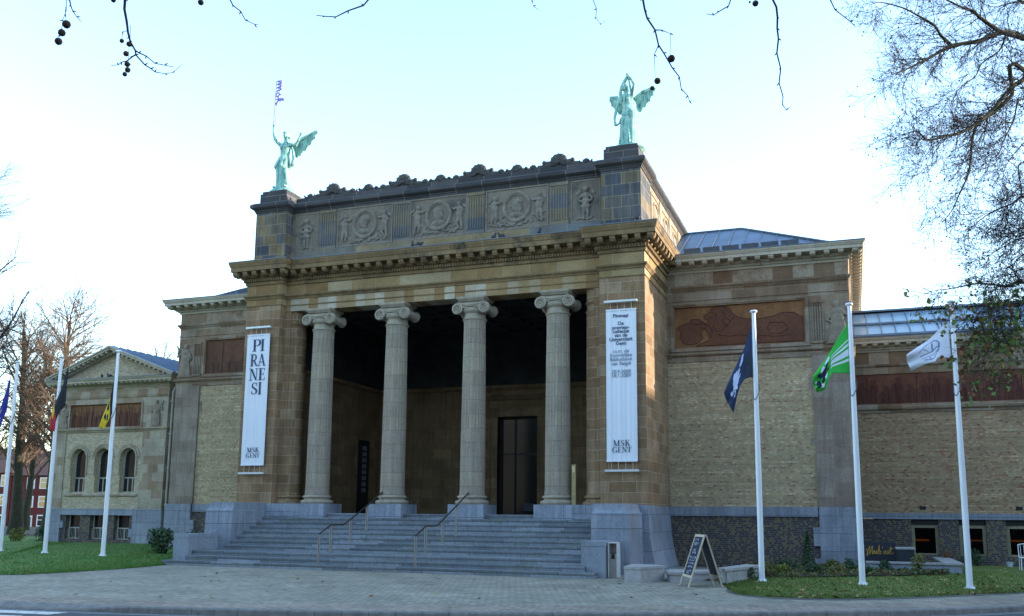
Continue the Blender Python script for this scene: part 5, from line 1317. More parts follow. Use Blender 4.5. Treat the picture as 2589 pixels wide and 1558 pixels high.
f1w = [(.62,.50,.11,.17),(.66,.30,.05,.08),(.52,.62,.10,.05),(.60,.34,.05,.06),(.66,.42,.06,.10),(.58,.50,.07,.10),(.64,.62,.06,.12),(.55,.66,.05,.06),(.70,.56,.04,.12),(.50,.44,.035,.09),(.60,.78,.04,.05),(.70,.72,.03,.05),(.42,.30,.06,.09),(.40,.18,.03,.08),(.80,.60,.05,.06),(.84,.52,.03,.06),(.74,.80,.05,.03),(.50,.58,.03,.04)]
flag('flag', [S6(372,228),S6(392,860)], [S6(372,228),S6(330,330),S6(262,540),S6(170,760),S6(65,1035)], [S6(65,1035),S6(90,1125),S6(160,1245)], [S6(392,860),S6(335,845),S6(280,870),S6(235,950),S6(200,1080),S6(160,1245)], -4.0,
     lambda u, v: 1 if inell(u, v, f1w) else (2 if (u > .1 and u < .22 and v > .5) else 0), ['flag_navy','emblem_white','dark_metal'], 'navy blue flag with a white heraldic beast, hanging limp')
def f2(u, v):
    if u < .48 and (.30 < v < .345 or .385 < v < .44 or .49 < v < .65 or .70 < v < .75): return 1
    if inell(u, v, [(.62,.34,.05,.10),(.70,.48,.08,.16),(.80,.40,.05,.10),(.76,.66,.06,.12),(.88,.62,.05,.14),(.90,.78,.07,.05),(.84,.30,.04,.07),(.58,.56,.04,.07)]): return 2
    if inell(u, v, [(.60,.20,.07,.10),(.72,.28,.05,.10),(.82,.80,.06,.08),(.66,.68,.04,.10),(.93,.45,.03,.06)]): return 1
    return 0
flag('flag', [S6(1427,228),S6(1458,800)], [S6(1427,228),S6(1290,430),S6(1180,640),S6(1035,850),S6(1030,900)], [S6(1030,900),S6(1045,960),S6(1072,1022)], [S6(1458,800),S6(1240,815),S6(1212,870),S6(1165,995),S6(1072,1022)], -4.1, f2, ['flag_green','flag_white','emblem_dark'], 'bright green flag with white stripes and black figures')
def f3(u, v):
    a, b_ = (u-.50)/.27, (v-.52)/.36; r_ = math.hypot(a, b_)
    if .88 < r_ < 1.0 and (a+b_*.2 < .75): return 1
    if r_ < .85 and b_ > .02 and b_ < .14+.12*abs(((a*5) % 1)-.5) : return 1
    if r_ < .8 and abs(a+.25) < .06 and b_ < 0: return 1
    if r_ < .9 and .45 < b_ < .55: return 1
    if r_ < .8 and b_ < -.05 and abs((a-.15)*1.4+b_*.9+.1) < .07: return 1
    if inell(u, v, [(.52,.78,.03,.04)]): return 1
    return 0
flag('flag', [Z4(880,330),Z4(905,605)], [Z4(880,330),Z4(740,470),Z4(640,545),Z4(565,602)], [Z4(565,602),Z4(570,650),Z4(602,716)], [Z4(905,605),Z4(800,612),Z4(780,645),Z4(700,670),Z4(602,716)], -3.75, f3, ['flag_white','emblem_grey'], 'white flag with a round grey ship emblem')
flag('flag', [Z5(776,215),Z5(770,470)], [Z5(776,215),Z5(755,330),Z5(738,440),Z5(706,588)], [Z5(706,588),Z5(728,602)], [Z5(770,470),Z5(765,470),Z5(752,545),Z5(728,602)], -3.7, lambda u, v: 1 if (u > .42 and not inell(u, v, [(.52,.3,.07,.2),(.60,.75,.08,.15),(.72,.45,.05,.2)])) else 0, ['flag_black','flag_yellow'], 'black and yellow lion flag, furled against its pole', nu=30, nv=14, ripple=.05)
flag('flag', [Z5(459,170),Z5(437,440)], [Z5(459,170),Z5(425,300),Z5(381,440),Z5(377,520),Z5(378,608)], [Z5(378,608),Z5(394,616)], [Z5(437,440),Z5(416,470),Z5(394,616)], -3.3, lambda u, v: 0 if u < .60 else (1 if (u < .78 and v < .45) else 2), ['flag_black','flag_yellow','flag_red'], 'black yellow and red flag, hanging folded', nu=30, nv=14, ripple=.05)
flag('flag', [Z5(75,230),Z5(50,450)], [Z5(75,230),Z5(35,370),Z5(10,480),Z5(6,660)], [Z5(6,660),Z5(20,682)], [Z5(50,450),Z5(42,520),Z5(33,600),Z5(20,682)], -2.9, lambda u, v: 1 if inell(u, v, [(.5,.3,.04,.05),(.6,.55,.04,.05),(.72,.4,.04,.05)]) else 0, ['flag_blue','flag_yellow'], 'plain looking dark blue flag at the far left edge', nu=24, nv=14, ripple=.05)
# ------------------------------------------------------------------ hand rails on the stairs
def step_z(y):
    k = sum(1 for v in ys if v <= y); return RZ*k
def handrail(x, label):
    t = tag(empty('stair_handrail', (x, -4.02, 0)), label, 'handrail', 'steel handrails on the entrance stairs')
    o = (x, -4.02, 0); top = [(-4.0,1.13),(-3.30,1.42),(-2.50,1.42),(-1.95,1.64),(-.95,2.07),(.15,2.58)]
    b = MB().tube([(x,y,z) for y, z in top], .026, 8); b.build('rail', M['dark_rail'], t, offset=o, auto=40)
    for y, z in ((-3.98,1.13),(-3.28,1.42),(-2.02,1.61),(-.92,2.08),(.08,2.55)):
        b = MB()
        for d in (-.028,.028): b.box(x+d-.011, x+d+.011, y-.02, y+.02, step_z(y)-.002, z-.01)
        b.build('rail_post', M['steel'], t, offset=o)
handrail(-1.80, 'left stair handrail with twin steel posts'); handrail(1.66, 'right stair handrail with twin steel posts')
# ------------------------------------------------------------------ litter bin, benches, info post
t = tag(empty('litter_bin', (7.78,-3.3,0)), 'slim stainless steel litter bin beside the right stair pedestal', 'litter bin'); o = (7.78,-3.3,0)
b = MB().box(7.68,7.90,-3.42,-3.15,.0,.70).box(7.68,7.90,-3.18,-3.15,.70,1.0); b.build('bin_body', M['steel_panel'], t, offset=o)
b = MB().box(7.64,7.94,-3.44,-3.12,1.0,1.03).box(7.905,7.94,-3.44,-3.12,.02,1.0).box(7.64,7.675,-3.44,-3.12,.02,1.0); b.build('bin_frame', M['pale_metal'], t, offset=o)
MB().box(7.69,7.89,-3.36,-3.19,.70,.72).build('bin_opening', M['black'], t, offset=o)
b = MB().obox((7.79,-3.425,.62),(.05,0,0),(0,.003,0),(.0,0,.07)); b.build('bin_ashtray', M['black'], t, offset=o)
def bench(pts, z0, z1, label, under=.06):
    c = Vector((sum(p[0] for p in pts)/len(pts), sum(p[1] for p in pts)/len(pts), 0)); t = tag(empty('stone_bench', c), label, 'bench', 'low stone benches beside the stairs')
    P = [Vector((p[0],p[1],0))-c for p in pts]
    MB().prism([(p.x,p.y,z1-.07) for p in P], (0,0,.07)).build('bench_top', M['bench_stone'], t)
    MB().prism([(p.x*(1-under),p.y*(1-under),z0) for p in P], (0,0,z1-.074-z0)).build('bench_block', M['bench_stone'], t)
bench([(8.42,-4.72),(8.92,-4.86),(9.40,-3.85),(8.95,-3.3),(8.35,-3.3)], 0, .42, 'square pale stone bench between the litter bin and the pier base', .03)
bench([(9.42,-3.86),(9.62,-4.35),(10.75,-3.1),(10.6,-2.4),(9.3,-2.7)], 0, .27, 'low stone slab bench behind the chalkboard')
bench([(10.98,-4.45),(11.22,-5.06),(11.95,-2.5),(11.45,-2.2)], .02, .44, 'narrow stone bench running into the flower bed', .12)
t = tag(empty('info_post', (5.5,.2,1.8)), 'thin brass coloured information post beside the fourth column', 'sign post')
MB().box(5.43-5.5,5.57-5.5,.05,.12,-0.0,1.72).build('post', M['brass'], t); MB().box(5.45-5.5,5.55-5.5,.035,.048,1.45,1.65).build('post_plate', M['brass_pale'], t)
# chalkboard
t = tag(empty('chalkboard_sign', (10.64,-5.4,0)), 'folding chalkboard with white scribbles and a pale wooden frame', 'chalkboard'); o = Vector((10.64,-5.4,0))
fl_, fr_, bl_, br_ = Vector((10.05,-5.2,0)), Vector((10.43,-6.02,0)), Vector((10.88,-4.78,0)), Vector((11.22,-5.52,0)); tl, tr = Vector((10.47,-4.98,1.33)), Vector((10.83,-5.76,1.33))
def panel(a, b_, ta, tb, front, nm):
    n = (b_-a).cross(ta-a).normalized(); fr = MB(); w_ = .05
    def P(u, v): return (a.lerp(b_, u)*(1-v)+ta.lerp(tb, u)*v)-o
    def stick(u0, v0, u1, v1, r_=.032):
        p, q = P(u0, v0), P(u1, v1); d = (q-p).normalized(); s_ = n.cross(d).normalized(); fr.obox((p+q)/2, s_*r_, n*.016, d*(q-p).length/2)
    stick(.04,0,.04,1); stick(.96,0,.96,1); fr.obox((P(.5,.975)), (b_-a)*.42, n*.015, (ta-a).normalized()*.032); fr.obox((P(.5,.20)), (b_-a)*.42, n*.015, (ta-a).normalized()*.032)
    f = fr.build('board_frame', M['wood_frame'], t)
    bd = MB(); c = P(.5,.59); bd.obox(c, (b_-a)*.43, n*.006, (ta-a)*.365); bo = bd.build('chalk_panel' if front else 'back_panel', M['slate_board'], t)
    if front:
        r = random.Random(4); ck = MB()
        for row, (v, w0, w1) in enumerate(((.90,.14,.5),(.83,.2,.62),(.80,.25,.5),(.70,.2,.6),(.65,.3,.66),(.56,.15,.78),(.50,.25,.75),(.44,.16,.8),(.38,.3,.76),(.30,.35,.7),(.26,.3,.62))):
            u = w0; 
            while u < w1:
                pts = []; uu = u
                for k in range(r.randint(4,7)):
                    pts.append(P(uu, v+r.uniform(-.022,.024))-n*-.011*(1 if n.y < 0 else -1)); uu += r.uniform(.012,.03)
                ck.tube(pts, .0055, 4); u = uu+r.uniform(.02,.05)
        ck.build('chalk_writing', M['chalk'], bo)
panel(fl_, fr_, tl, tr, True, ''); panel(bl_, br_, tl+Vector((.03,0.01,0)), tr+Vector((.03,.01,0)), False, '')
# ------------------------------------------------------------------ terrace in front of the right wing
t = tag(empty('terrace_wall', (16.6,2.1,0)), 'low blue stone retaining wall round the restaurant terrace', 'wall'); o = (16.6,2.1,0)
b = MB().box(14.75,17.55,1.95,2.25,0,.36).box(17.25,17.55,2.26,7.0,0,.36); b.build('wall_body', M['blue_plain'], t, offset=o)
b = MB().box(14.75,17.6,1.90,2.30,.362,.42).box(17.05,17.6,2.31,7.0,.362,.42); b.build('coping', M['bench_stone'], t, offset=o)
t = tag(empty('terrace_pillar', (16.0,2.9,.3)), 'square slate pillar beside the gold script sign', 'pillar')
MB().box(-.28,.24,-.3,.3,-.2,.50).build('pillar_body', M['dark_metal'], t); MB().box(-.31,.27,-.33,.33,.502,.56).build('pillar_top', M['bench_stone'], t)
sgt = tag(empty('restaurant_sign', (15.22,3.4,.3)), "dark slate panel with the gold handwritten words Mub'art", 'sign')
MB().box(-.47,.50,-.04,.04,-.2,.70).build('sign_panel', M['dark_metal'], sgt)
def script(pts, b, x0, z0, s): b.tube([Vector((x0+p[0]*s, -.055, z0+p[1]*s)) for p in catm2(pts)], .011, 5)
b = MB()
script([(0,.9),(.25,.1),(.0,-.3),(.15,.2),(.55,1.3),(.5,.0),(.62,.3),(.98,1.35),(.92,.1),(1.1,.25),(1.25,.6),(1.3,.1),(1.5,.2),(1.6,.65),(1.62,.1),(1.8,.2),(2.05,1.5),(2.0,.1),(2.25,.1),(2.2,.5),(2.35,.45)], b, -.42, .30, .20)
script([(2.55,1.3),(2.5,1.0)], b, -.42, .30, .20)
script([(3.0,.6),(2.75,.5),(2.75,.05),(3.05,.55),(3.05,.05),(3.3,.3),(3.35,.65),(3.4,.5),(3.4,.05),(3.6,.4),(3.85,1.3),(3.8,.1),(4.05,.1),(4.2,.35)], b, -.42, .30, .20)
script([(3.6,.85),(4.15,.95)], b, -.42, .30, .20)
for i_ in range(1): b.build('sign_script', M['gold'], sgt)
# metal garden chair on the terrace and small flower pots
t = tag(empty('garden_chair', (19.86,5.2,hR(19.86,5.2)-.02)), 'white metal garden chair on the terrace at the right photo edge', 'chair')
for (x, y) in ((-.22,-.2),(.22,-.2)): MB().tube([(x,y,0),(x*.95,y+.03,.44)], .014, 6).build('leg', M['white_pole'], t)
for (x, y) in ((-.22,.22),(.22,.22)): MB().tube([(x,y,0),(x,y-.04,.44),(x,y+.06,.86)], .014, 6).build('leg', M['white_pole'], t)
b = MB().tube([(-.22,-.18,.44),(.22,-.18,.44),(.22,.2,.44),(-.22,.2,.44),(-.22,-.18,.44)], .014, 6)
for k in range(6): b.box(-.2+.07*k, -.165+.07*k, -.18, .2, .435, .447)
b.build('seat', M['white_pole'], t)
b = MB().tube([(-.22,.27,.86),(0,.29,.90),(.22,.27,.86)], .014, 6)
for k in range(4): b.tube([(-.15+.1*k,.20,.46),(-.15+.1*k,.28,.87)], .008, 5)
b.build('backrest', M['white_pole'], t)
for i, (x, y, lb) in enumerate(((17.45,7.4,'small pale flower pot by the first restaurant door'),(19.62,7.4,'small pale flower pot by the third restaurant door'))):
    t = tag(empty('flower_pot', (x,y,hR(x,y)-.01)), lb, 'flower pot'); MB().lathe((0,0,0), [(.08,0),(.12,.16),(.125,.18),(.10,.17)], 14).build('pot', M['pot'], t)
# pigeons on ledges
def pigeon(p, rz, label, first=[None]):
    if first[0] is None:
        b = MB(); b.ell((0,0,.10), (.06,.13,.065), 10, 8, Matrix.Rotation(.35, 3, 'X')); b.ell((0,-.12,.19), (.032,.036,.034), 8, 6); b.tube([(0,-.08,.13),(0,-.115,.18)], [.045,.03], 8)
        b.tube([(0,.10,.07),(0,.22,.03)], [.045,.02], 6); b.tube([(0,-.15,.19),(0,-.175,.18)], [.01,.003], 5)
        for s in (-1,1): b.tube([(s*.025,-.01,.05),(s*.028,-.02,0)], .008, 5)
        o = b.build('pigeon', M['pigeon']); remesh(o, .012, 1); first[0] = o
    else: o = first[0].copy(); scene.collection.objects.link(o)
    o.location = p; o.rotation_euler = (0,0,rz); tag(o, label, 'pigeon', 'pigeons on the cornices')
pigeon((-21.35,6.12,8.52), .6, 'grey pigeon on the ledge under the far left pediment, left of the pair')
pigeon((-20.85,6.12,8.52), -.9, 'grey pigeon on the ledge under the far left pediment, right of the pair')
for x, r_, lb in ((-.75,.5,'left end of the row'),(-.45,2.4,'second from the left end of the row'),(2.55,1.0,'near the third column'),(2.85,-1.1,'just right of the third column'),(4.3,.7,'over the fourth column')): pigeon((x,-.02,11.74), r_, 'grey pigeon on the main cornice, '+lb)
pigeon((7.95,-.42,11.76), 1.2, 'pale pigeon on the cornice corner of the right pier')
# ------------------------------------------------------------------ trees
def rvec(r): 
    v = Vector((r.gauss(0,1), r.gauss(0,1), r.gauss(0,1))); return v.normalized()
def branch(r, out, p, d, L_, rad, lv, maxlv, cfg):
    n = max(3, int(L_/cfg['seg'][lv])); pts = [p.copy()]; rr = [rad]; q = p.copy(); d = d.normalized()
    for i in range(n):
        d = (d+rvec(r)*cfg['wob'][lv]+Vector((0,0,cfg['up'][lv]))).normalized(); q = q+d*(L_/n); pts.append(q.copy()); rr.append(rad*(1-(i+1)/n*.72))
    out.append((pts, rr, lv))
    if lv < maxlv: kids(r, out, pts, rr, L_, lv, maxlv, cfg)
def kids(r, out, pts, rr, L_, lv, maxlv, cfg, t0=None):
    k = cfg['n'][lv]; t0 = cfg['t0'][lv] if t0 is None else t0
    for j in range(k):
        t = t0+(1-t0)*(j+r.random())/k; f = t*(len(pts)-1); i = min(int(f), len(pts)-2); a = pts[i].lerp(pts[i+1], f-i); dd = (pts[i+1]-pts[i]).normalized()
        side = rvec(r); side = (side-dd*side.dot(dd)).normalized(); ang = cfg['ang'][lv]*r.uniform(.7,1.2)
        nd_ = dd*math.cos(ang)+side*math.sin(ang)
        branch(r, out, a, nd_, cfg['len'][lv]*r.uniform(.55,1.15)*(1-.45*t), max(cfg['minr'], rr[i]*cfg['rr'][lv]), lv+1, maxlv, cfg)
def tree_mesh(out, lv0, lv1, sides):
    b = MB()
    for pts, rr, lv in out:
        if lv0 <= lv <= lv1: b.tube(pts, rr, sides[lv], cap=False)
    return b
def bare_tree(x, y, z, h, rad, seed, label, mat='bark', tmat='twig', n=(16,9,7), spread=.42, lean=(0,0), group='bare winter trees in the park', minr=.0085, t0=.28, len0=.40):
    r = random.Random(seed); out = []; t = tag(empty('bare_tree', (x,y,z)), label, 'tree', group)
    cfg = dict(seg=[h/9, h/22, h/28, h/30], wob=[.05,.13,.18,.2], up=[.02,.055,.03,.01], n=[n[0],n[1],n[2]], t0=[t0,.18,.15], ang=[.85,.75,.7], len=[h*len0,h*.17,h*.085], rr=[.42,.52,.55], minr=minr)
    branch(r, out, Vector((0,0,-.3)), Vector((lean[0],lean[1],1)), h*.95, rad, 0, 3, cfg)
    tr = [o_ for o_ in out if o_[2] == 0][0]; tr[1][0] = rad*1.7; tr[1][1] = rad*1.05
    tree_mesh(out, 0, 0, [12,6,4,3]).build('trunk', M[mat], t, smooth=True)
    tree_mesh(out, 1, 3, [12,6,4,3]).build('crown', M[tmat], t)
    return t
p = at(118, 1352, 'z', .25); bare_tree(p.x, p.y, .15, 15.5, .33, 11, 'tall bare tree with a dark mossy trunk left of the gabled wing', tmat='twig_warm', n=(34,13,9), lean=(.06,0))
p = at(20, 1350, 'z', .25); bare_tree(p.x-.5, p.y+1, .15, 15, .36, 23, 'bare tree with a dark trunk at the far left photo edge', tmat='twig_warm', n=(32,12,9), lean=(-.02,0))
p = at(84, 1346, 'z', .25); bare_tree(p.x, p.y+9, .15, 10.5, .2, 31, 'smaller bare tree between the dark trunk and the gabled wing', n=(24,10,7))
p = atd(-95, 1350, 38); bare_tree(p.x-1.2, p.y, .15, 15.5, .30, 47, 'tall bare tree leaning in from beyond the left photo edge', tmat='twig', n=(26,10,8), t0=.45, len0=.38)
p = atd(-90, 1330, 62); bare_tree(p.x, p.y, .1, 15, .3, 53, 'sunlit bare tree behind the far left flagpole', tmat='twig_warm', n=(30,11,8))
p = atd(395, 1300, 75); bare_tree(p.x, p.y, 0, 15.0, .3, 61, 'bare tree crown rising behind the zinc roof of the gabled wing', tmat='twig_warm', n=(30,11,8))
p = atd(60, 1330, 75); bare_tree(p.x, p.y, 0, 16, .3, 67, 'pale bare tree standing farther back in front of the red houses', tmat='twig_warm', n=(30,11,8))
# ------------------------------------------------------------------ big plane tree on the right, limbs reaching in over the wing
R3 = lambda x, y: (1600+x/2.4934, y/2.4934)
def limb3(pts, d0, d1):
    n = len(pts); return [atd(a, b_, d0+(d1-d0)*i/(n-1)) for i, (a, b_) in enumerate(pts)]
t = tag(empty('plane_tree', (0,0,0)), 'big leafless plane tree at the right edge with a few green and yellow leaves', 'tree')
TB = atd(3150, 1400, 19.5); TB.z = 0
trunk = [TB, TB+Vector((-.1,0,2.5)), TB+Vector((-.25,0,5)), TB+Vector((-.3,0,7.5)), TB+Vector((-.5,.1,10)), TB+Vector((-.6,.1,13))]
MB().tube([p_ for p_ in catmull([tuple(q) for q in trunk], 4)], [.55-.35*i/20 for i in range(21)], 14).build('trunk', M['bark'], t, smooth=True)
limbs = []
def addlimb(pts, d0, d1, r0, r1, zoom=R3, start=None):
    P = limb3([zoom(*q) for q in pts], d0, d1)
    if start is not None: P = [start]+P
    P = catmull([tuple(q) for q in P], 5); n = len(P); rr = [(r0+(r1-r0)*i/(n-1))*.62 for i in range(n)]; limbs.append((P, rr, 0)); return P
T_ = lambda z: TB+Vector((-.3,0,z))
addlimb([(2700,320),(2466,240),(2330,205),(2180,260),(2010,290),(1860,370),(1740,430),(1640,470)], 18.5, 16.5, .13, .012, start=T_(9.0))
addlimb([(2400,225),(2310,195),(2200,120),(2140,70),(2060,40),(1940,-20),(1800,-90)], 18.0, 17.0, .075, .012)
addlimb([(2010,285),(1940,220),(1900,160),(1800,100),(1700,50),(1560,15),(1500,30)], 17.2, 16.2, .045, .008)
addlimb([(2700,330),(2466,500),(2380,560),(2280,680),(2180,770),(2060,840),(1960,860),(1860,885),(1790,830),(1700,850)], 18.5, 16.0, .10, .010, start=T_(7.4))
addlimb([(2500,470),(2390,600),(2290,700),(2230,740),(2170,790),(2140,880),(2130,1000),(2110,1110),(2060,1220),(2010,1330),(1950,1400)], 18.0, 16.6, .075, .008, start=T_(7.6))
addlimb([(2350,225),(2310,320),(2200,400),(2160,480),(2090,530),(2030,600),(2010,720)], 17.8, 17.0, .03, .006)
addlimb([(2700,560),(2500,620),(2430,640),(2400,760),(2340,880),(2300,980),(2250,990)], 18.8, 17.6, .045, .006, start=T_(7.0))
addlimb([(2700,1250),(2466,1240),(2400,1280),(2280,1330),(2200,1380),(2100,1470)], 18.6, 17.4, .05, .008, start=T_(5.6))
addlimb([(2700,1000),(2466,1020),(2430,1080),(2450,1200),(2400,1330),(2380,1500)], 18.6, 18.0, .03, .006, start=T_(6.4))
addlimb([(2700,60),(2466,20),(2380,-60),(2200,-150)], 18.8, 17.6, .07, .015, start=T_(10.5))
addlimb([(1640,300),(1451,45),(1330,72),(1250,62),(1100,52),(950,80),(830,100)], 17.6, 16.2, .055, .010, zoom=Z4, start=T_(4.7))
addlimb([(1600,200),(1451,180),(1300,200),(1200,250),(1100,290)], 17.8, 16.8, .03, .006, zoom=Z4)
addlimb([(1640,420),(1451,330),(1350,420),(1250,520),(1150,620)], 17.8, 17.0, .025, .005, zoom=Z4, start=T_(4.3))
addlimb([(1250,70),(1200,130),(1190,200),(1230,290)], 17, 16.8, .02, .005, zoom=Z4)
addlimb([(2750,1480),(2466,1500),(2330,1560),(2200,1640)], 18.6, 17.2, .045, .006, start=T_(5.2))
addlimb([(2650,1620),(2480,1600),(2380,1680),(2300,1700)], 18.4, 17.6, .03, .005)
addlimb([(2600,1420),(2500,1400),(2420,1460),(2330,1440)], 18.6, 17.8, .025, .005)
addlimb([(2466,900),(2350,1050),(2330,1200)], 18, 17.6, .02, .004)
addlimb([(1760,440),(1700,560),(1720,700),(1640,800)], 16.6, 16.6, .014, .004)
addlimb([(1880,890),(1890,1010),(1850,1090),(1740,1080)], 16.4, 16.4, .014, .004)
out = []; r = random.Random(77)
cfg = dict(seg=[.3,.12,.09,.08], wob=[.1,.26,.34,.36], up=[0,-.02,-.05,-.06], n=[0,8,6,0], t0=[0,.1,.1], ang=[.9,.85,.8], len=[.95,.56,.36], rr=[.35,.55,.6], minr=.0036)
for P, rr, lv in limbs:
    L_ = sum((P[i+1]-P[i]).length for i in range(len(P)-1)); c2 = dict(cfg); 
    i0 = 0
    while i0 < len(P)-2 and (P[i0]-CO).dot(RT)/max(.1,(P[i0]-CO).dot(FW))*CF+CW/2 > 2750: i0 += 1
    Q = P[i0:]; LQ = sum((Q[i+1]-Q[i]).length for i in range(len(Q)-1)); c2['n'] = [int(LQ*8)+3, 7, 4, 0]
    cfgk = c2; kids(r, out, Q, [min(v, .03) for v in rr[i0:]], LQ, 0, 3, cfgk, t0=.0)
b = MB()
for P, rr, lv in limbs: b.tube(P, rr, 8, cap=True)
b.build('limb', M['bark'], t, smooth=True)
tree_mesh(out, 1, 4, [8,5,4,3,3]).build('crown', M['twig'], t)
def leafquad(b, p, s_, r, droop=0):
    a = rvec(r); c = a.cross(rvec(r)).normalized(); a = a*s_; c = c*s_*.8
    b.add([p-a, p-a*.2+c, p+a*.35+c*.55, p+a, p+a*.35-c*.55, p-a*.2-c], [(0,1,2,3,4,5)])
tips = [o_[0][-1] for o_ in out if o_[2] >= 2]
def px_of(p):
    d = p-CO; z = d.dot(FW); return CW/2+CPX+CF*d.dot(RT)/z, CH/2+CPY-CF*d.dot(UP)/z
dry, grn, yel = MB(), MB(), MB()
for p_ in tips:
    X_, Y_ = px_of(p_)
    if Y_ > 690:
        if r.random() < min(.22, (Y_-690)/700): 
            m_ = r.choice((grn, grn, yel, yel, dry))
            for k in range(r.choice((1,2,4))): leafquad(m_, p_+rvec(r)*.10-Vector((0,0,.05)), r.uniform(.03,.065), r)
    elif r.random() < .16: leafquad(dry, p_+rvec(r)*.03, r.uniform(.012,.026), r)
for k in range(9): pass
dry.build('dry_leaves', M['leaf_dry'], t); grn.build('green_leaves', M['leaf_green'], t); yel.build('yellow_leaves', M['leaf_yellow'], t)
# ------------------------------------------------------------------ plane tree over the camera, its hanging twigs and seed balls
t = tag(empty('plane_tree', (0,0,0)), 'bare plane tree overhead whose thin twigs with round seed balls hang in from the top', 'tree')
tk = Vector((19.5,-33.5,-.15))
MB().tube([tk, tk+Vector((0,0,2)), tk+Vector((-.3,.3,4.2)), tk+Vector((-.8,.8,6.5)), tk+Vector((-1,1,9))], [.5,.38,.33,.25,.16], 14).build('trunk', M['bark'], t, smooth=True)
b = MB(); hub = tk+Vector((-.6,.6,5.6)); ends = {}
for k, (px, dep) in enumerate(((150,4.6),(330,4.2),(620,4.4),(950,4.3),(1250,4.6),(1500,4.4),(1800,4.2),(2050,4.5))):
    e = atd(px, -430, dep); ends[px] = e; mid = hub.lerp(e, .5)+Vector((0,0,.5)); b.tube(catmull([tuple(hub), tuple(mid), tuple(e)], 6), [.07-.06*i/12 for i in range(13)], 7)
b.build('limb', M['bark'], t, smooth=True)
R1 = lambda x, y: (x/3.523, y/3.523); R2 = lambda x, y: (750+x/2.74, y/2.74)
def twig(pts, zoom, dep, r0=.0042, r1=.0018, hang=True, name='twig'):
    q = [zoom(*p_) for p_ in pts]; 
    W_ = [atd(a, c, dep) for a, c in q]
    if hang:
        k = min(ends, key=lambda v: abs(v-q[0][0])); W_ = [ends[k], atd((q[0][0]+k)/2, -200, dep)]+W_
    n = len(W_); b = MB(); b.tube(W_, [r0*1.5-(r0*1.5-r1)*i/(n-1) for i in range(n)], 6)
    for i in range(2 if hang else 1, n-1):   # buds at the joints
        d = (W_[i+1]-W_[i]).normalized(); s_ = rvec(rnd); s_ = (s_-d*s_.dot(d)).normalized(); b.tube([W_[i], W_[i]+s_*.008+d*.004, W_[i]+s_*.014+d*.010], [.0028,.003,.0006], 5)
    b.build(name, M['twig_blue'], t)
def ball(x, y, r_, zoom, dep, sc):
    c = atd(*zoom(x, y), dep); rad = r_/sc*dep/CF; b = MB(); b.ell((0,0,0), rad, 18, 14)
    rr_ = random.Random(int(x)); b.v = [tuple(Vector(p_)*(1+rr_.uniform(-.05,.05))) for p_ in b.v]
    for k in range(60):
        v = rvec(rr_); b.tube([v*rad*.95, v*rad*1.10], [rad*.06, rad*.015], 3, cap=False)
    o = b.build('seed_ball', M['seed'], t); o.location = c
twig([(590,-10),(590,90),(560,180),(550,262)], R1, 4.5, .0018, .0009); twig([(586,60),(582,130),(590,190)], R1, 4.5, .0009, .0008, False); twig([(552,240),(535,318),(522,345)], R1, 4.5, .0009, .0008, False)
for q in ((592,218,36),(550,292,32),(521,369,32)): ball(*q, R1, 4.5, 3.523)
twig([(618,-10),(630,50),(648,100),(685,150),(722,195)], R1, 4.5, .0030, .0014)
twig([(1115,-10),(1108,80),(1130,200),(1140,290),(1160,370),(1205,450)], R1, 4.2, .0052, .0038)
twig([(1205,450),(1210,490),(1290,578),(1345,612),(1380,642),(1475,658),(1540,645),(1625,573)], R1, 4.2, .0026, .0009, False)
twig([(1205,450),(1240,473),(1303,500),(1380,565),(1470,582),(1550,598)], R1, 4.2, .0024, .0012, False)
twig([(1208,488),(1180,505),(1130,545),(1080,555),(1055,578),(990,585)], R1, 4.2, .0024, .0012, False)
twig([(1135,275),(1095,283),(1085,350)], R1, 4.2, .0012, .0008, False); twig([(1160,225),(1160,330),(1150,400),(1142,560),(1133,640)], R1, 4.2, .0009, .0007, False)
for q in ((1085,365,19),(1150,394,23),(1122,479,24),(1133,573,24),(1137,624,24),(1111,662,20),(1010,0,22),(1788,22,25)): ball(*q, R1, 4.2, 3.523)
twig([(2045,-10),(2075,48),(2145,103),(2185,180),(2270,218),(2300,220)], R1, 4.3, .0028, .0012)
twig([(500,-5),(463,38),(357,75),(270,118),(190,113),(137,107)], R2, 4.3, .0034, .0016)
twig([(1625,-10),(1630,5),(1642,45),(1682,75)], R2, 5.2, .0014, .0008); twig([(2050,-10),(2077,62),(2073,120),(2105,170),(2140,145)], R2, 5.0, .0018, .0008)
twig([(62,-10),(75,60),(90,115),(140,190),(162,285),(195,335),(250,430),(293,485),(305,560),(347,605),(357,637),(390,637)], R3, 4.2, .0042, .0012)
twig([(140,190),(180,190),(235,212),(238,345)], R3, 4.2, .0020, .0007, False); twig([(162,285),(135,345),(142,490)], R3, 4.2, .0016, .0007, False)
twig([(620,-10),(603,38),(540,75),(510,96),(463,88)], R3, 4.4, .0030, .0014)
twig([(878,-10),(905,45),(912,110),(910,180),(918,245),(908,335),(932,433),(922,525),(947,608),(943,660),(968,695),(993,675)], R3, 4.3, .0046, .0014)
twig([(1240,-10),(1275,62),(1370,135),(1403,170)], R3, 4.4, .0030, .0014)
for q in ((243,370,23),(155,511,20),(122,557,14),(773,22,19),(737,14,7)): ball(*q, R3, 4.2, 2.4934)
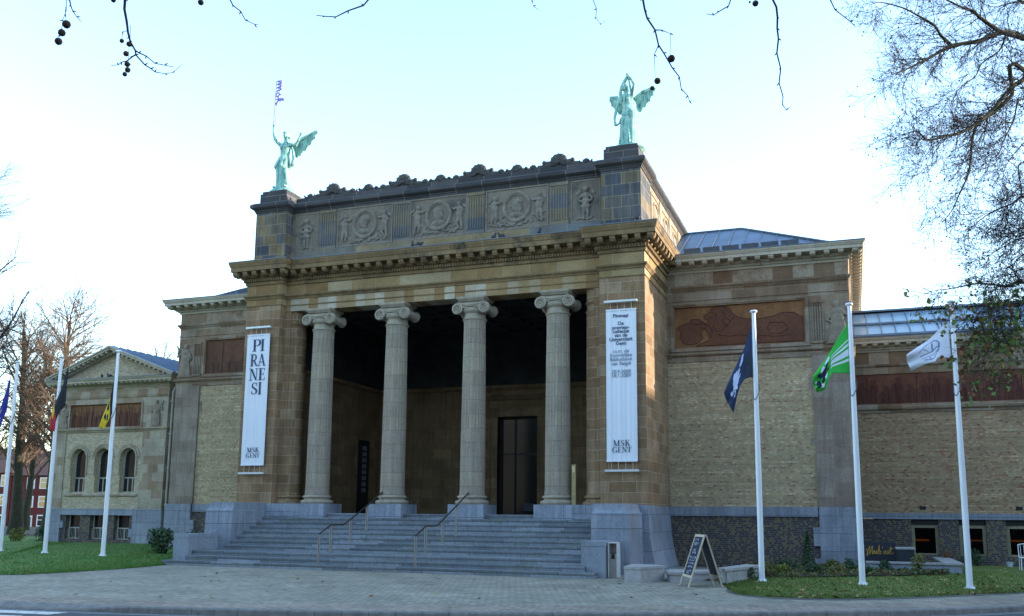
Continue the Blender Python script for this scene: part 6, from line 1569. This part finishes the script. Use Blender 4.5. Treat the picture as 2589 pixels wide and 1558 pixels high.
# ------------------------------------------------------------------ shrubs and flower bed
def shrub(x, y, z, rx, ry, rz, n, leaf, mat, label, seed, cone=False, cat='shrub', group=None, lumps=7):
    r = random.Random(seed); t = tag(empty('shrub', (x,y,z)), label, cat, group); b = MB()
    L_ = [(r.uniform(-.5,.5)*rx, r.uniform(-.5,.5)*ry, rz*r.uniform(.25,.75), r.uniform(.35,.6)) for k in range(lumps)]
    for k in range(n):
        if cone: h = r.random()**1.2; a = r.uniform(0, 6.3); q = math.sqrt(r.random())*(1-h*.85); p_ = Vector((math.cos(a)*rx*q, math.sin(a)*ry*q, h*rz*1.0))
        else:
            l = r.choice(L_); v = rvec(r)*(r.random()**.4); p_ = Vector((l[0]+v.x*rx*l[3], l[1]+v.y*ry*l[3], max(.02, l[2]+v.z*rz*l[3]*.9)))
        leafquad(b, p_, leaf*r.uniform(.6,1.3), r)
    b.build('foliage', M[mat], t); s_ = MB()
    for k in range(5): s_.tube([(0,0,-.08),(r.uniform(-.4,.4)*rx, r.uniform(-.4,.4)*ry, rz*.6)], [.018,.006], 5)
    s_.build('stem', M['bark'], t); return t
shrub(-10.5,-1.0,hL(-10.5,-1.0),.75,.6,.95,1500,.05,'leaf_dark','dark green leafy bush against the stair wall on the left lawn', 1)
shrub(-9.5,-.4,hL(-9.5,-.4),.6,.5,.95,700,.04,'leaf_dark','lighter bush touching the left stair cheek wall', 2)
shrub(13.02,1.0,.30,.24,.22,1.05,700,.035,'leaf_dark','narrow upright evergreen in front of the dark brick basement', 3, cone=True)
for i, (x, y, rx, rz, mt_, lb) in enumerate(((14.3,1.0,.26,.42,'leaf_dark','small dark bush beside the middle right flagpole'),(15.33,1.2,.28,.38,'leaf_dark','small round bush under the gold script sign'),(16.2,.9,.26,.58,'leaf_olive','pale flowering bush in front of the terrace wall'),(15.9,3.9,.3,.62,'leaf_dark','dark bush behind the slate pillar'),(18.55,7.4,.42,.62,'leaf_dark','round dark bush between the first two restaurant doors'),(17.5,6.4,.2,.55,'leaf_dry','reddish plant by the first restaurant door'),
    (11.55,-3.3,.34,.34,'leaf_dark','low bush at the near left tip of the flower bed'),(11.9,-2.4,.42,.42,'leaf_olive','olive low bush left of the nearest right flagpole'),(12.5,-1.7,.4,.40,'leaf_yellow','yellowish low bush behind the nearest right flagpole'),(13.2,-1.0,.42,.42,'leaf_dark','dark low bush right of the nearest right flagpole'),(13.9,-.5,.4,.34,'leaf_olive','olive low bush left of the middle flagpole'),(14.9,.1,.3,.26,'leaf_dark','tiny dark bush just right of the middle flagpole'),(12.4,.6,.45,.42,'leaf_dark','dark low bush at the basement wall'),(13.7,1.2,.4,.38,'leaf_olive','olive bush at the foot of the corner block'))):
    shrub(x, y, hR(x, y)-.02, rx, rx*.9, rz, int(420*rx/.3), .032, mt_, lb, 20+i, group='shrubs in the right flower bed' if i != 4 and i != 5 else None)
for i, (px, lb, mt_) in enumerate(((36,'yellow green bush left of the big dark trunk','leaf_yellow'),(105,'dark bush at the foot of the gabled wing corner','leaf_dark'),(168,'pale bush under the first basement window of the gabled wing','leaf_olive'),(215,'pale bush under the middle basement window of the gabled wing','leaf_yellow'))):
    p_ = at(px, 1368, 'z', .25); shrub(p_.x, p_.y, .18, .6, .4, .75, 500, .05, mt_, lb, 50+i, group='bushes along the back of the left lawn')
# bed soil and ground cover
E_ = catmull([(11.15,-4.3,0),(11.5,-3.7,0),(12.0,-2.9,0),(13.0,-2.2,0),(14.2,-1.3,0),(15.6,-.2,0),(17.0,1.2,0)], 4); B_ = catmull([(10.95,3.2,0),(11.3,3.8,0),(11.9,3.8,0),(12.6,3.8,0),(13.4,3.8,0),(14.9,3.4,0),(17.2,1.85,0)], 4)
rows = []
for a, c in zip(E_, B_):
    row = []
    for k in range(9): p_ = a.lerp(c, k/8); row.append((p_.x, p_.y, hR(p_.x, p_.y)+.035))
    rows.append(row)
o = tag(MB().grid(rows).build('flower_bed', M['soil'], smooth=True), kind='structure'); fixn(o)
def scatter(rows, n, seed, mats, size, name, label, flat=False, dens=None):
    r = random.Random(seed); bs = [MB() for _ in mats]
    c = 0
    while c < n:
        i = r.randrange(len(rows)-1); j = r.randrange(len(rows[0])-1); u, v = r.random(), r.random()
        p_ = Vector(rows[i][j])*(1-u)*(1-v)+Vector(rows[i+1][j])*u*(1-v)+Vector(rows[i][j+1])*(1-u)*v+Vector(rows[i+1][j+1])*u*v
        if dens and r.random() > dens(p_): continue
        c += 1; s_ = r.uniform(*size)
        q = p_+Vector((0,0,.012 if flat else r.uniform(.01,.10)))
        if flat:
            a = r.uniform(0, 6.3); ax = Vector((math.cos(a), math.sin(a), r.uniform(-.25,.25)))*s_; ay = Vector((-math.sin(a), math.cos(a), r.uniform(-.35,.35)))*s_*.75
            q.z += .2*s_; k = r.randrange(len(bs)); pts = []
            for m_ in range(9):
                an = 2*math.pi*m_/9; rr_ = 1 if m_ % 2 == 0 else .62; pts.append(q+ax*math.cos(an)*rr_+ay*math.sin(an)*rr_+Vector((0,0,.15*s_*math.cos(an*2))))
            bs[k].add([q]+pts, [(0,m_+1,(m_+1) % 9+1) for m_ in range(9)])
        else: leafquad(bs[r.randrange(len(bs))], q, s_, r)
    all_ = MB(); idx = []
    for k, b in enumerate(bs): all_.add(b.v, b.f); idx += [k]*len(b.f)
    me = all_.mesh(name)
    for m_ in mats: me.materials.append(M[m_])
    me.polygons.foreach_set('material_index', idx)
    o = bpy.data.objects.new(name, me); scene.collection.objects.link(o); return tag(o, label, name.replace('_', ' '), kind='stuff')
scatter(rows, 5200, 5, ['leaf_dark','leaf_olive','leaf_yellow','leaf_dark','leaf_dry'], (.02,.055), 'ground_cover', 'mixed low plants and dead leaves covering the flower bed')
scatter(rowsR, 420, 8, ['leaf_fallen','leaf_olive','leaf_dry','leaf_fallen'], (.04,.10), 'fallen_leaves', 'yellow and brown leaves lying on the right lawn', True, lambda p_: (1 if (p_.x > 13.2 and p_.x < 22) else .15)*(1 if p_.y < 6 else .1))
scatter(rowsL, 40, 9, ['leaf_fallen','leaf_dry'], (.04,.08), 'fallen_leaves', 'a few leaves lying on the left lawn', True)
s1_ = off2(KP, -.5); s2_ = [p_+Vector((0,0,0)) for p_ in off2(KP, -9.0)]
rowsP = [[tuple(a.lerp(c, k/6)+Vector((0,0,.006))) for k in range(7)] for a, c in zip(s1_, s2_) if -9 < a.x < 20]
scatter(rowsP, 55, 15, ['leaf_dry','leaf_fallen','leaf_olive'], (.035,.085), 'fallen_leaves', 'scattered dead leaves on the pavement before the stairs', True, lambda p_: 1 if p_.y < -5 and not (p_.x > 11 and p_.y > -7.8) else 0)
def rowbox(x0, x1, y0, y1, z): return [[(x0+(x1-x0)*i/2, y0+(y1-y0)*j/2, z) for j in range(3)] for i in range(3)]
scatter(rowbox(9.9,11.1,-3.4,-2.2,.03), 260, 16, ['leaf_dry','leaf_fallen','leaf_dry'], (.03,.07), 'leaf_litter', 'drift of brown leaves behind the chalkboard', True)
# cobbled edge soil strip beside the right lawn
e1 = catmull([(11.35,-5.6,0),(11.5,-6.9,0),(11.95,-7.85,0),(13,-8.35,0),(14.4,-7.95,0),(16,-6.55,0),(17.6,-4.9,0),(20,-2.2,0)], 5); e2 = catmull([(11.6,-5.6,0),(11.8,-6.6,0),(12.2,-7.4,0),(13.1,-7.8,0),(14.25,-7.45,0),(15.8,-6.1,0),(17.35,-4.6,0),(19.8,-1.9,0)], 5)
o = tag(MB().grid([[(p_.x,p_.y,.007) for p_ in e1],[(p_.x,p_.y,.007) for p_ in e2]]).build('soil_edge', M['soil_grey']), kind='structure'); fixn(o)
# ------------------------------------------------------------------ red brick houses far left
def house(x, y, w_, h, rz, label, seed, n=4, floors=3, wall='red_house_brick', dp=9):
    t = tag(empty('brick_house', (x, y, -.5), rz), label, 'house', 'red brick houses beyond the park'); b = MB().box(0,w_,0,dp,0,h); b.build('wall', M[wall], t)
    MB().prism([(-.2,-.3,h),(-.2,dp+.3,h),(-.2,dp/2,h+3.0)], (w_+.4,0,0)).build('roof', M['red_roof'], t)
    MB().box(w_*.7,w_*.7+.8,dp*.45,dp*.45+.8,h+1.5,h+4).build('chimney', M[wall], t)
    fh = h/floors
    for f in range(floors):
        for k in range(n):
            cx = w_*(k+.5)/n; z0 = f*fh+fh*.28
            if f == 0 and k % 2 == 1:
                o = MB().box(cx-.55,cx+.55,-.08,.02,0,fh*.86).build('door', M['white_paint'], t); MB().box(cx-.4,cx+.4,-.10,-.082,.1,fh*.78).build('door_leaf', M['glass_dark'], o)
            else:
                o = MB().box(cx-.5,cx+.5,-.06,.02,z0,z0+fh*.62).build('window', M['white_paint'], t)
                MB().box(cx-.36,cx+.36,-.075,-.062,z0+.12,z0+fh*.33).box(cx-.36,cx+.36,-.075,-.062,z0+fh*.37,z0+fh*.56).build('pane', M['glass_dark'], o)
    return t
hp = atd(130, 1330, 98)
ang = R(8)
for k, (lb, h, wl) in enumerate((('red brick house nearest the gabled wing, behind the bare trees',6.1,'red_house_brick'),('red brick house behind the big dark trunk',6.4,'red_house_brick'),('dark red house at the far left behind the flagpole',6.0,'red_house_brick'))):
    house(hp.x-1.2-6.6*k*math.cos(ang)-5, hp.y-6.6*k*math.sin(ang), 6.5, h, ang, lb, k, wall=wl)
# unseen house blocks added behind and beside the viewer to cut sky and sun
def blocker_house(x, y, w_, dp, h, rz, label):
    t = tag(empty('light_blocker', (x, y, -.5), rz), label, 'house', 'unseen house blocks added to cut light'); MB().box(0,w_,0,dp,0,h).build('wall', M['blocker_wall'], t)
    MB().prism([(-.2,-.3,h),(-.2,dp+.3,h),(-.2,dp/2,h+3.5)], (w_+.4,0,0)).build('roof', M['red_roof'], t)
    for f in range(4):
        for k in range(int(w_/3)):
            for y_, dy in ((0,-1),(dp,1)):
                o = MB().box(1+k*3-.5,1+k*3+.6,y_+dy*.05-.03,y_+dy*.05+.03,1+f*3.3,3+f*3.3).build('window', M['glass_dark'], t)
for k in range(9): blocker_house(-112+k*20, -62+abs(k-5)*1.5, 19.5, 11, 15, R(3*k-17), 'added house-shaped sky blocker number %s, out of view opposite the museum' % ('one two three four five six seven eight nine'.split()[k]))
for k in range(3): blocker_house(66, -34+k*20, 19.98, 11, 14.8, R(90), 'added house-shaped sun blocker %s, out of view right of the museum' % ('nearest the road','in the middle','farthest back')[k])
